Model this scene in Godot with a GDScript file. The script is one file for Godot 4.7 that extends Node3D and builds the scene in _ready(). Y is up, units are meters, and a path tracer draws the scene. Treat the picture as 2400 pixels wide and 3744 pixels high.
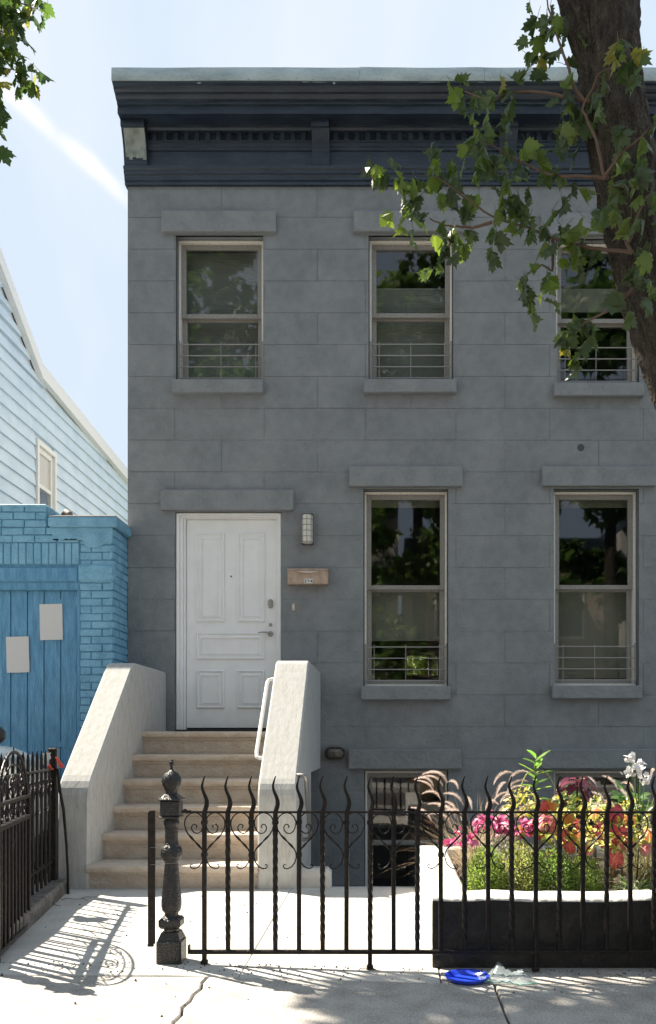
extends Node3D
# A grey two-storey row house with a stoop, iron fence and planter, seen from the street.
# Metres; y up; the facade stands on z = 0 and the street lies towards +z.

var rng := RandomNumberGenerator.new()
var mt := {}
var used_names := {}


class MB:
	# collects triangles; faces keep their own normals, grids are smooth
	var v := PackedVector3Array()
	var n := PackedVector3Array()
	var c := PackedColorArray()
	var i := PackedInt32Array()
	var t := Transform3D()
	var col := Color(1, 1, 1)
	var colored := false

	func put(p: Vector3, m: Vector3) -> void:
		v.append(t * p)
		n.append((t.basis * m).normalized())
		if colored:
			c.append(col)

	func tri(a: Vector3, b: Vector3, d: Vector3) -> void:
		var k := v.size()
		var m := (b - a).cross(d - a).normalized()
		put(a, m)
		put(b, m)
		put(d, m)
		i.append_array(PackedInt32Array([k, k + 2, k + 1]))

	func tri_c(a: Vector3, b: Vector3, d: Vector3, ca: Color, cb: Color, cd: Color) -> void:
		var k := v.size()
		tri(a, b, d)
		c[k] = ca
		c[k + 1] = cb
		c[k + 2] = cd

	func quad(a: Vector3, b: Vector3, d: Vector3, e: Vector3) -> void:
		var k := v.size()
		var m := (d - a).cross(e - b).normalized()
		put(a, m)
		put(b, m)
		put(d, m)
		put(e, m)
		i.append_array(PackedInt32Array([k, k + 2, k + 1, k, k + 3, k + 2]))

	func out_quad(a: Vector3, b: Vector3, d: Vector3, e: Vector3, mid: Vector3) -> void:
		if (d - a).cross(e - b).dot((a + d) * 0.5 - mid) < 0.0:
			quad(e, d, b, a)
		else:
			quad(a, b, d, e)

	func box(lo: Vector3, hi: Vector3) -> void:
		hexa([Vector3(lo.x, lo.y, lo.z), Vector3(hi.x, lo.y, lo.z), Vector3(hi.x, lo.y, hi.z), Vector3(lo.x, lo.y, hi.z),
			Vector3(lo.x, hi.y, lo.z), Vector3(hi.x, hi.y, lo.z), Vector3(hi.x, hi.y, hi.z), Vector3(lo.x, hi.y, hi.z)])

	func hexa(p: Array) -> void:
		var mid := Vector3.ZERO
		for q in p:
			mid += q / 8.0
		for f in [[0, 1, 2, 3], [4, 5, 6, 7], [0, 1, 5, 4], [1, 2, 6, 5], [2, 3, 7, 6], [3, 0, 4, 7]]:
			out_quad(p[f[0]], p[f[1]], p[f[2]], p[f[3]], mid)

	func bevel(lo: Vector3, hi: Vector3, e: float) -> void:
		var mid := (lo + hi) * 0.5
		var h := (hi - lo) * 0.5
		e = minf(e, minf(h.x, minf(h.y, h.z)) * 0.9)
		var s := h - Vector3(e, e, e)
		for ax in 3:
			var b1 := (ax + 1) % 3
			var b2 := (ax + 2) % 3
			for sg in [-1.0, 1.0]:
				var q := []
				for w in [[-1, -1], [1, -1], [1, 1], [-1, 1]]:
					var p := Vector3.ZERO
					p[ax] = h[ax] * sg
					p[b1] = s[b1] * w[0]
					p[b2] = s[b2] * w[1]
					q.append(mid + p)
				out_quad(q[0], q[1], q[2], q[3], mid)
			for s1 in [-1.0, 1.0]:
				for s2 in [-1.0, 1.0]:
					var q := []
					for w in [[-1.0, 0], [1.0, 0], [1.0, 1], [-1.0, 1]]:
						var p := Vector3.ZERO
						p[ax] = s[ax] * w[0]
						p[b1] = (h[b1] if w[1] == 0 else s[b1]) * s1
						p[b2] = (s[b2] if w[1] == 0 else h[b2]) * s2
						q.append(mid + p)
					out_quad(q[0], q[1], q[2], q[3], mid)
		for sx in [-1.0, 1.0]:
			for sy in [-1.0, 1.0]:
				for sz in [-1.0, 1.0]:
					var a := mid + Vector3(h.x * sx, s.y * sy, s.z * sz)
					var b := mid + Vector3(s.x * sx, h.y * sy, s.z * sz)
					var d := mid + Vector3(s.x * sx, s.y * sy, h.z * sz)
					if (b - a).cross(d - a).dot(a - mid) < 0.0:
						tri(a, d, b)
					else:
						tri(a, b, d)

	func grid(rows: Array, wrap := false) -> void:
		var k := v.size()
		var m: int = rows[0].size()
		var nn := PackedVector3Array()
		nn.resize(rows.size() * m)
		var cols := m if wrap else m - 1
		for r in rows.size() - 1:
			for q in cols:
				var q2 := (q + 1) % m
				var a: Vector3 = rows[r][q]
				var b: Vector3 = rows[r][q2]
				var d: Vector3 = rows[r + 1][q2]
				var e: Vector3 = rows[r + 1][q]
				var x := (d - a).cross(e - b)
				for z in [r * m + q, r * m + q2, (r + 1) * m + q2, (r + 1) * m + q]:
					nn[z] += x
				var z0 := k + r * m + q
				var z1 := k + r * m + q2
				var z2 := k + (r + 1) * m + q2
				var z3 := k + (r + 1) * m + q
				i.append_array(PackedInt32Array([z0, z2, z1, z0, z3, z2]))
		for r in rows.size():
			for q in m:
				put(rows[r][q], nn[r * m + q])

	func tube(path: Array, radii: Array, sides := 8, caps := true) -> void:
		var rows := []
		var up := Vector3.UP
		var d0: Vector3 = (path[1] - path[0]).normalized()
		if absf(d0.dot(up)) > 0.9:
			up = Vector3.RIGHT
		var side := d0.cross(up).normalized()
		for k in path.size():
			var d: Vector3 = (path[mini(k + 1, path.size() - 1)] - path[maxi(k - 1, 0)]).normalized()
			side = (side - d * side.dot(d)).normalized()
			var other := d.cross(side)
			var row := PackedVector3Array()
			var r: float = radii[k] if k < radii.size() else radii[-1]
			for s in sides:
				var a := TAU * s / sides
				row.append(path[k] + (side * cos(a) + other * sin(a)) * r)
			rows.append(row)
		grid(rows, true)
		if caps:
			for e in [0, rows.size() - 1]:
				for s in sides - 2:
					tri(rows[e][0], rows[e][s + 1], rows[e][s + 2])

	func lathe(profile: Array, seg: int, at: Vector3) -> void:
		var rows := []
		for p in profile:
			var row := PackedVector3Array()
			for s in seg:
				var a := TAU * s / seg
				row.append(at + Vector3(cos(a) * p[0], p[1], sin(a) * p[0]))
			rows.append(row)
		grid(rows, true)

	func prism(poly: PackedVector2Array, o: Vector3, u: Vector3, w: Vector3, along: Vector3) -> void:
		# a flat polygon (u, w axes from o) pushed along a vector, flat faces
		var m := poly.size()
		for k in m:
			var a := o + u * poly[k].x + w * poly[k].y
			var b := o + u * poly[(k + 1) % m].x + w * poly[(k + 1) % m].y
			quad(a, b, b + along, a + along)
		var f := Geometry2D.triangulate_polygon(poly)
		for k in range(0, f.size(), 3):
			var p := []
			for z in 3:
				p.append(o + u * poly[f[k + z]].x + w * poly[f[k + z]].y)
			tri(p[0], p[2], p[1])
			tri(p[0] + along, p[1] + along, p[2] + along)

	func mesh() -> ArrayMesh:
		var a := []
		a.resize(Mesh.ARRAY_MAX)
		a[Mesh.ARRAY_VERTEX] = v
		a[Mesh.ARRAY_NORMAL] = n
		if colored:
			a[Mesh.ARRAY_COLOR] = c
		a[Mesh.ARRAY_INDEX] = i
		var o := ArrayMesh.new()
		o.add_surface_from_arrays(Mesh.PRIMITIVE_TRIANGLES, a)
		return o


# ---------------------------------------------------------------- nodes
func world_of(nd: Node) -> Vector3:
	var p := Vector3.ZERO
	while nd != self and nd is Node3D:
		p += nd.position
		nd = nd.get_parent()
	return p


func numbered(called: String) -> String:
	if not used_names.has(called):
		used_names[called] = 0
		return called
	used_names[called] += 1
	return "%s_%03d" % [called, used_names[called]]


func thing(called: String, label: String, category: String, at := Vector3.ZERO, group := "") -> Node3D:
	var o := Node3D.new()
	o.name = numbered(called)
	add_child(o)
	o.position = at
	o.set_meta("label", label)
	o.set_meta("category", category)
	if group:
		o.set_meta("group", group)
	return o


func part(parent: Node3D, called: String, m: Mesh, material: Material, at := Vector3.ZERO, b := Basis()) -> MeshInstance3D:
	# shapes are laid out in world metres; the node is set off against its parent's place
	var o := MeshInstance3D.new()
	o.name = called
	o.mesh = m
	o.material_override = material
	o.cast_shadow = GeometryInstance3D.SHADOW_CASTING_SETTING_ON
	parent.add_child(o, true)
	o.transform = Transform3D(b, at - world_of(parent))
	return o


func structure(called: String, m: Mesh, material: Material) -> MeshInstance3D:
	var o := part(self, called, m, material)
	o.set_meta("kind", "structure")
	return o


func box_mesh(lo: Vector3, hi: Vector3, e := 0.0) -> ArrayMesh:
	var b := MB.new()
	if e > 0.0:
		b.bevel(lo, hi, e)
	else:
		b.box(lo, hi)
	return b.mesh()


func rects_without(r: Rect2, holes: Array) -> Array:
	# the rectangle cut into rectangles that leave the holes free
	var xs := [r.position.x, r.end.x]
	var ys := [r.position.y, r.end.y]
	var mine := []
	for h in holes:
		if h.intersects(r):
			mine.append(h)
			for q in [h.position.x, h.end.x]:
				if q > r.position.x and q < r.end.x:
					xs.append(q)
			for q in [h.position.y, h.end.y]:
				if q > r.position.y and q < r.end.y:
					ys.append(q)
	xs.sort()
	ys.sort()
	var out := []
	for k in ys.size() - 1:
		var open := -1.0e9
		for j in xs.size() - 1:
			if xs[j + 1] - xs[j] < 0.0005 or ys[k + 1] - ys[k] < 0.0005:
				continue
			var mid := Vector2((xs[j] + xs[j + 1]) / 2, (ys[k] + ys[k + 1]) / 2)
			var free := true
			for h in mine:
				if h.has_point(mid):
					free = false
			if free:
				if out.size() and absf(out[-1].end.x - xs[j]) < 0.0001 and absf(out[-1].position.y - ys[k]) < 0.0001 and open > -1.0e8:
					out[-1] = out[-1].expand(Vector2(xs[j + 1], ys[k + 1]))
				else:
					out.append(Rect2(xs[j], ys[k], xs[j + 1] - xs[j], ys[k + 1] - ys[k]))
				open = xs[j]
			else:
				open = -1.0e9
	return out


# ---------------------------------------------------------------- materials
func plain(r: float, g: float, b: float, rough := 0.8, metal := 0.0) -> StandardMaterial3D:
	var m := StandardMaterial3D.new()
	m.albedo_color = Color(r, g, b).linear_to_srgb()
	m.roughness = rough
	m.metallic = metal
	return m


func noise_bytes(size: int, sd: int, freq: float, oct: int, ridged := false) -> PackedByteArray:
	var f := FastNoiseLite.new()
	f.noise_type = FastNoiseLite.TYPE_SIMPLEX_SMOOTH
	f.seed = sd
	f.frequency = freq
	f.fractal_type = FastNoiseLite.FRACTAL_RIDGED if ridged else FastNoiseLite.FRACTAL_FBM
	f.fractal_octaves = oct
	var im := f.get_seamless_image(size, size)
	im.convert(Image.FORMAT_L8)
	return im.get_data()


func mottled(size: int, ramp: Array, layers: Array, specks := 0.0, speck_color := Color(0.1, 0.1, 0.1)) -> ImageTexture:
	# ramp: linear colours from low to high; layers: [seed, frequency, octaves, weight]
	var maps := []
	var total := 0.0
	for l in layers:
		maps.append(noise_bytes(size, l[0], l[1], l[2]))
		total += l[3]
	var lut := []
	for k in 256:
		var x := k / 255.0 * (ramp.size() - 1)
		var a := mini(int(x), ramp.size() - 2)
		lut.append((ramp[a] as Color).lerp(ramp[a + 1], x - a).linear_to_srgb())
	var sp := speck_color.linear_to_srgb()
	var r := RandomNumberGenerator.new()
	r.seed = 7
	var px := PackedByteArray()
	px.resize(size * size * 3)
	for k in size * size:
		var x := 0.0
		for l in layers.size():
			x += maps[l][k] * layers[l][3]
		var q := lut[clampi(int((x / total - 128.0) * 1.7 + 128.0), 0, 255)] as Color
		if specks > 0.0 and r.randf() < specks:
			q = q.lerp(sp, r.randf_range(0.3, 1.0))
		px[k * 3] = int(q.r * 255)
		px[k * 3 + 1] = int(q.g * 255)
		px[k * 3 + 2] = int(q.b * 255)
	return ImageTexture.create_from_image(Image.create_from_data(size, size, false, Image.FORMAT_RGB8, px))


func relief(size: int, layers: Array) -> ImageTexture:
	var maps := []
	var total := 0.0
	for l in layers:
		maps.append(noise_bytes(size, l[0], l[1], l[2], l.size() > 4))
		total += l[3]
	var px := PackedByteArray()
	px.resize(size * size)
	for k in size * size:
		var x := 0.0
		for l in layers.size():
			x += maps[l][k] * layers[l][3]
		px[k] = clampi(int(x / total), 0, 255)
	return ImageTexture.create_from_image(Image.create_from_data(size, size, false, Image.FORMAT_L8, px))


func surfaced(tex: Texture2D, tile: Vector3, rough: float, bump: Texture2D = null, cm := 0.0) -> StandardMaterial3D:
	# a computed texture laid over the world in metres (tile = repeats per metre)
	var m := StandardMaterial3D.new()
	m.albedo_texture = tex
	m.roughness = rough
	m.uv1_triplanar = true
	m.uv1_world_triplanar = true
	m.uv1_scale = tile
	m.uv1_triplanar_sharpness = 4.0
	if bump:
		m.heightmap_enabled = true
		m.heightmap_texture = bump
		m.heightmap_scale = cm
	return m


func leaf_mat(r: float, g: float, b: float, through := 0.5, rough := 0.45) -> StandardMaterial3D:
	var m := plain(r, g, b, rough)
	m.backlight_enabled = true
	m.backlight = Color(minf(r * 7.0, 1.0) * through, minf(g * 7.0, 1.0) * through, minf(b * 5.0, 1.0) * through).linear_to_srgb()
	return m


func make_materials() -> void:
	var one := Vector3(1, 1, 1)
	mt.stucco = surfaced(mottled(512, [Color(0.165, 0.179, 0.19), Color(0.205, 0.22, 0.232), Color(0.24, 0.255, 0.266)],
		[[3, 0.006, 3, 1.0], [5, 0.03, 4, 0.8], [6, 0.2, 2, 0.5]]), one * 0.45, 0.8,
		relief(512, [[11, 0.02, 4, 1.0], [12, 0.12, 3, 0.8]]), 0.7)
	mt.trim_grey = surfaced(mottled(256, [Color(0.182, 0.195, 0.207), Color(0.216, 0.231, 0.243), Color(0.242, 0.255, 0.263)],
		[[13, 0.02, 4, 1.0], [15, 0.15, 2, 0.5]]), one * 0.6, 0.75, relief(256, [[17, 0.1, 4, 1.0]]), 0.5)
	mt.cement = surfaced(mottled(512, [Color(0.39, 0.39, 0.375), Color(0.46, 0.455, 0.44), Color(0.51, 0.505, 0.485)],
		[[21, 0.012, 4, 1.0], [22, 0.06, 4, 0.7], [23, 0.3, 1, 0.3]], 0.012, Color(0.2, 0.19, 0.18)), one * 0.8, 0.9,
		relief(256, [[24, 0.04, 4, 1.0], [25, 0.25, 2, 0.6]]), 0.4)
	mt.streaked = surfaced(mottled(512, [Color(0.35, 0.342, 0.32), Color(0.43, 0.428, 0.414), Color(0.475, 0.475, 0.465)],
		[[221, 0.02, 4, 1.0], [222, 0.06, 4, 0.8], [223, 0.3, 1, 0.3]], 0.01, Color(0.2, 0.19, 0.17)), Vector3(1.5, 0.4, 1.5), 0.9,
		relief(256, [[24, 0.04, 4, 1.0], [25, 0.25, 2, 0.6]]), 0.35)
	mt.slab = surfaced(mottled(1024, [Color(0.22, 0.2, 0.185), Color(0.4, 0.38, 0.355), Color(0.52, 0.5, 0.47)],
		[[31, 0.006, 4, 0.8], [32, 0.09, 3, 1.1], [33, 0.3, 2, 0.6]], 0.13, Color(0.1, 0.09, 0.085)), one * 0.7, 0.95,
		relief(512, [[34, 0.3, 2, 1.0], [35, 0.03, 3, 0.7]]), 0.6)
	mt.yard = surfaced(mottled(512, [Color(0.38, 0.365, 0.345), Color(0.47, 0.455, 0.43), Color(0.53, 0.515, 0.49)],
		[[36, 0.01, 4, 1.0], [37, 0.2, 3, 0.5]], 0.01, Color(0.2, 0.18, 0.16)), one * 0.5, 0.95,
		relief(256, [[38, 0.2, 3, 1.0]]), 0.3)
	mt.step_stone = surfaced(mottled(512, [Color(0.44, 0.35, 0.275), Color(0.525, 0.445, 0.375), Color(0.585, 0.52, 0.455)],
		[[41, 0.012, 4, 1.0], [42, 0.07, 4, 0.8], [43, 0.3, 2, 0.4]], 0.01, Color(0.16, 0.1, 0.06)), Vector3(0.9, 1.3, 1.2), 0.85,
		relief(256, [[44, 0.08, 4, 1.0]]), 0.6)
	mt.cornice = surfaced(mottled(256, [Color(0.012, 0.019, 0.033), Color(0.019, 0.029, 0.047), Color(0.03, 0.042, 0.062)],
		[[51, 0.02, 4, 1.0], [52, 0.15, 3, 0.6]]), Vector3(0.5, 1.5, 1), 0.42, relief(256, [[53, 0.03, 3, 1.0]]), 0.4)
	mt.flashing = surfaced(mottled(512, [Color(0.26, 0.32, 0.34), Color(0.36, 0.43, 0.45), Color(0.45, 0.52, 0.53)],
		[[55, 0.01, 3, 1.0], [56, 0.1, 3, 0.4]], 0.002, Color(0.5, 0.5, 0.45)), Vector3(0.35, 0.8, 0.8), 0.5, relief(256, [[57, 0.012, 2, 1.0]]), 2.0)
	mt.bare_metal = surfaced(mottled(256, [Color(0.16, 0.18, 0.16), Color(0.24, 0.26, 0.235), Color(0.3, 0.31, 0.28)], [[58, 0.02, 4, 1.0]]), one * 1.5, 0.45)
	mt.blue_brick = surfaced(mottled(512, [Color(0.13, 0.31, 0.45), Color(0.185, 0.405, 0.565), Color(0.235, 0.465, 0.62)],
		[[61, 0.01, 4, 1.0], [62, 0.08, 4, 0.7]], 0.004, Color(0.05, 0.1, 0.14)), one * 0.9, 0.6, relief(512, [[63, 0.05, 4, 1.0], [64, 0.25, 2, 0.5]]), 0.7)
	mt.blue_mortar = surfaced(mottled(256, [Color(0.07, 0.2, 0.32), Color(0.11, 0.28, 0.42)], [[65, 0.05, 4, 1.0]]), one * 1.2, 0.8)
	mt.blue_wood = surfaced(mottled(512, [Color(0.07, 0.21, 0.36), Color(0.1, 0.285, 0.46), Color(0.135, 0.335, 0.52)],
		[[66, 0.015, 4, 1.0], [67, 0.1, 3, 0.5]]), Vector3(2.5, 0.4, 2.5), 0.5, relief(512, [[68, 0.06, 4, 1.0]]), 0.5)
	mt.siding = surfaced(mottled(256, [Color(0.5, 0.605, 0.7), Color(0.55, 0.655, 0.745), Color(0.58, 0.685, 0.77)], [[71, 0.02, 4, 1.0]]), Vector3(0.4, 0.4, 0.3), 0.55)
	mt.stained = surfaced(mottled(256, [Color(0.06, 0.055, 0.05), Color(0.13, 0.12, 0.11), Color(0.22, 0.21, 0.195)], [[27, 0.03, 4, 1.0], [28, 0.2, 2, 0.6]]), one, 0.95)
	mt.white_trim = plain(0.74, 0.73, 0.7, 0.5)
	mt.cream = plain(0.62, 0.57, 0.49, 0.5)
	mt.frame_light = surfaced(mottled(256, [Color(0.64, 0.61, 0.56), Color(0.76, 0.73, 0.68)], [[73, 0.06, 3, 1.0]]), one * 2.0, 0.5)
	mt.sash = surfaced(mottled(256, [Color(0.22, 0.21, 0.195), Color(0.28, 0.268, 0.25)], [[74, 0.06, 3, 1.0]]), one * 2.0, 0.5)
	mt.guard = plain(0.3, 0.3, 0.29, 0.5)
	mt.door_white = surfaced(mottled(256, [Color(0.81, 0.812, 0.818), Color(0.845, 0.848, 0.852)], [[75, 0.02, 3, 1.0]]), one, 0.35)
	mt.blind = plain(0.16, 0.175, 0.16, 0.7)
	mt.shade_cloth = plain(0.17, 0.18, 0.145, 0.9)
	mt.iron = surfaced(mottled(256, [Color(0.006, 0.0055, 0.0055), Color(0.01, 0.009, 0.009), Color(0.03, 0.019, 0.015)],
		[[81, 0.03, 4, 1.0], [82, 0.2, 2, 0.8]]), one * 3.0, 0.4, relief(256, [[83, 0.1, 3, 1.0]]), 0.25)
	mt.cast_iron = surfaced(mottled(256, [Color(0.005, 0.0055, 0.007), Color(0.01, 0.0105, 0.012), Color(0.03, 0.025, 0.021)],
		[[84, 0.03, 4, 1.0], [85, 0.2, 2, 0.6]]), one * 4.0, 0.36, relief(256, [[86, 0.08, 4, 1.0]]), 0.5)
	mt.iron.metallic_specular = 0.35
	mt.white_steel = plain(0.72, 0.72, 0.71, 0.25, 0.0)
	mt.grey_steel = plain(0.3, 0.29, 0.28, 0.35, 0.7)
	mt.black_paint = surfaced(mottled(512, [Color(0.009, 0.009, 0.011), Color(0.017, 0.017, 0.019), Color(0.035, 0.03, 0.028)],
		[[87, 0.012, 4, 1.0], [88, 0.1, 3, 0.6]], 0.0015, Color(0.25, 0.22, 0.2)), one * 0.8, 0.6, relief(256, [[89, 0.06, 4, 1.0]]), 0.8)
	mt.soil = surfaced(mottled(256, [Color(0.02, 0.014, 0.01), Color(0.06, 0.043, 0.03), Color(0.1, 0.075, 0.055)], [[91, 0.08, 4, 1.0], [92, 0.3, 2, 1.0]]), one * 2.0, 1.0,
		relief(256, [[93, 0.1, 4, 1.0]]), 3.0)
	mt.asphalt = surfaced(mottled(256, [Color(0.06, 0.06, 0.06), Color(0.08, 0.08, 0.079), Color(0.105, 0.103, 0.1)], [[94, 0.02, 4, 1.0], [95, 0.4, 1, 1.0]]), one * 0.8, 0.95)
	mt.grass = surfaced(mottled(256, [Color(0.03, 0.05, 0.015), Color(0.06, 0.1, 0.03), Color(0.09, 0.11, 0.04)], [[96, 0.03, 4, 1.0], [97, 0.3, 2, 1.0]]), one * 0.6, 1.0)
	mt.bark = surfaced(mottled(512, [Color(0.014, 0.011, 0.008), Color(0.042, 0.033, 0.025), Color(0.1, 0.083, 0.063)], [[98, 0.02, 4, 1.0], [99, 0.15, 3, 1.0]]), Vector3(2.2, 0.7, 2.2), 0.95,
		relief(512, [[100, 0.06, 4, 1.0, 1]]), 1.5)
	mt.twig = plain(0.11, 0.065, 0.045, 0.7)
	mt.inside = plain(0.16, 0.15, 0.14, 0.9)
	var g := StandardMaterial3D.new()
	g.transparency = BaseMaterial3D.TRANSPARENCY_ALPHA
	g.albedo_color = Color(0.05, 0.07, 0.07, 0.08)
	g.roughness = 0.02
	g.metallic_specular = 0.5
	mt.glass = g
	mt.chrome = plain(0.35, 0.34, 0.33, 0.3, 1.0)


# ---------------------------------------------------------------- camera, sky, sun
const SUN_TRAVEL := Vector3(0.75, -1.0, 0.44)


func make_camera_and_light() -> void:
	var cam := Camera3D.new()
	cam.name = "camera"
	cam.position = Vector3(0, 1.126, 8.5)
	cam.projection = Camera3D.PROJECTION_FRUSTUM   # a level lens shifted upwards
	cam.keep_aspect = Camera3D.KEEP_HEIGHT
	cam.near = 0.1
	cam.far = 600.0
	cam.size = 0.12035
	cam.frustum_offset = Vector2(-0.00752, 0.02649)
	add_child(cam)
	cam.current = true
	var we := WorldEnvironment.new()
	we.name = "world_environment"
	var e := Environment.new()
	e.background_mode = Environment.BG_SKY
	e.tonemap_mode = Environment.TONE_MAPPER_LINEAR
	e.tonemap_exposure = 3.1
	e.sdfgi_enabled = true
	e.ssao_enabled = true
	e.ssil_enabled = true
	var sky := Sky.new()
	var sm := PanoramaSkyMaterial.new()
	sm.panorama = ImageTexture.create_from_image(sky_image())
	sky.sky_material = sm
	e.sky = sky
	we.environment = e
	add_child(we)
	var sun := DirectionalLight3D.new()
	sun.name = "sun"
	sun.light_energy = 1.6
	sun.light_color = Color(1.0, 0.955, 0.88)
	sun.light_angular_distance = 0.53
	sun.shadow_enabled = true
	add_child(sun)
	sun.look_at_from_position(Vector3(-15, 20, -10), Vector3(-15, 20, -10) + SUN_TRAVEL, Vector3.UP)


func sky_image() -> Image:
	# clear air that whitens towards the sun and the horizon, thin high cloud and one vapour trail
	var w := 1536
	var h := 768
	var px := PackedFloat32Array()
	px.resize(w * h * 3)
	var to_sun := -SUN_TRAVEL.normalized()
	var f := FastNoiseLite.new()
	f.seed = 5
	f.frequency = 1.6
	f.fractal_octaves = 5
	f.fractal_type = FastNoiseLite.FRACTAL_FBM
	# the trail lies along a great circle through two directions
	var d1 := Vector3(-1.403, 2.361, -3.111).normalized()
	var d2 := Vector3(-0.967, 1.971, -3.111).normalized()
	var pole := d1.cross(d2).normalized()
	var deep := Color(0.19, 0.262, 0.38)
	var pale := Color(0.232, 0.272, 0.318)
	var white := Color(0.33, 0.332, 0.335)
	for y in h:
		var th := PI * (y + 0.5) / h
		var up := cos(th)
		var sn := sin(th)
		for x in w:
			var k := (y * w + x) * 3
			if up < -0.02:
				px[k] = 0.2
				px[k + 1] = 0.21
				px[k + 2] = 0.21
				continue
			var ph := TAU * (x + 0.5) / w
			var d := Vector3(sin(ph) * sn, up, -cos(ph) * sn)
			var s := d.dot(to_sun) * 0.5 + 0.5
			var c := deep.lerp(pale, clampf(pow(s, 0.9) * 1.12, 0.0, 1.0))
			c = c.lerp(Color(0.268, 0.294, 0.322), pow(1.0 - clampf(up, 0.0, 1.0), 3.0) * 0.55)
			var n := f.get_noise_3d((d.x * 0.9 + d.y * 0.5) / (up + 0.35), 3.0, (d.y * 2.4 - d.x * 1.6) / (up + 0.35))
			c = c.lerp(white, clampf(n * 0.9 + 0.05, 0.0, 0.5) * (0.15 + 0.85 * s))
			var off := d.dot(pole)
			if absf(off) < 0.03 and d.dot(d1) > 0.75:
				var jag := f.get_noise_3d(d.x * 14.0, 9.0, d.z * 14.0)
				var width := 0.0095 + 0.004 * jag
				var a := smoothstep(width, width * 0.25, absf(off + 0.0025 * jag))
				c = c.lerp(white * 1.06, a * clampf(0.75 + jag, 0.3, 1.0) * smoothstep(0.75, 0.9, d.dot(d1)))
			px[k] = c.r
			px[k + 1] = c.g
			px[k + 2] = c.b
	return Image.create_from_data(w, h, false, Image.FORMAT_RGBF, px.to_byte_array())


# ---------------------------------------------------------------- ground, road, pavement
func ground_y(x: float, z: float) -> float:
	# the paving falls a little to the street and to the right
	return -0.016 * maxf(z - 2.2, 0.0) - 0.032 * clampf((x + 1.1) / 1.1, 0.0, 1.2) * clampf((z - 2.2) / 1.9, 0.0, 1.3)


func slab_mesh(poly: PackedVector2Array, thick: float) -> ArrayMesh:
	# a paving slab whose top follows the fall of the ground and whose edges are slightly worn
	var b := MB.new()
	var top := []
	var rim := []
	var mid := Vector2.ZERO
	for p in poly:
		mid += p / poly.size()
	for p in poly:
		var q := p + (mid - p).normalized() * 0.006
		top.append(Vector3(q.x, ground_y(q.x, q.y), q.y))
		rim.append(Vector3(p.x, ground_y(p.x, p.y) - 0.005, p.y))
	var m := poly.size()
	for k in m:
		var j := (k + 1) % m
		b.quad(rim[k], rim[j], top[j], top[k])
		b.quad(rim[k] - Vector3(0, thick, 0), rim[j] - Vector3(0, thick, 0), rim[j], rim[k])
	var f := Geometry2D.triangulate_polygon(poly)
	for k in range(0, f.size(), 3):
		b.tri(top[f[k]], top[f[k + 1]], top[f[k + 2]])
	return b.mesh()


func jagged(x: float, z0: float, z1: float, amount: float, seed_: int) -> Array:
	var r := RandomNumberGenerator.new()
	r.seed = seed_
	var out := []
	var m := 14
	for k in m + 1:
		var e := 0.0 if k == 0 or k == m else r.randf_range(-amount, amount)
		out.append(Vector2(x + e, lerpf(z0, z1, float(k) / m)))
	return out


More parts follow.
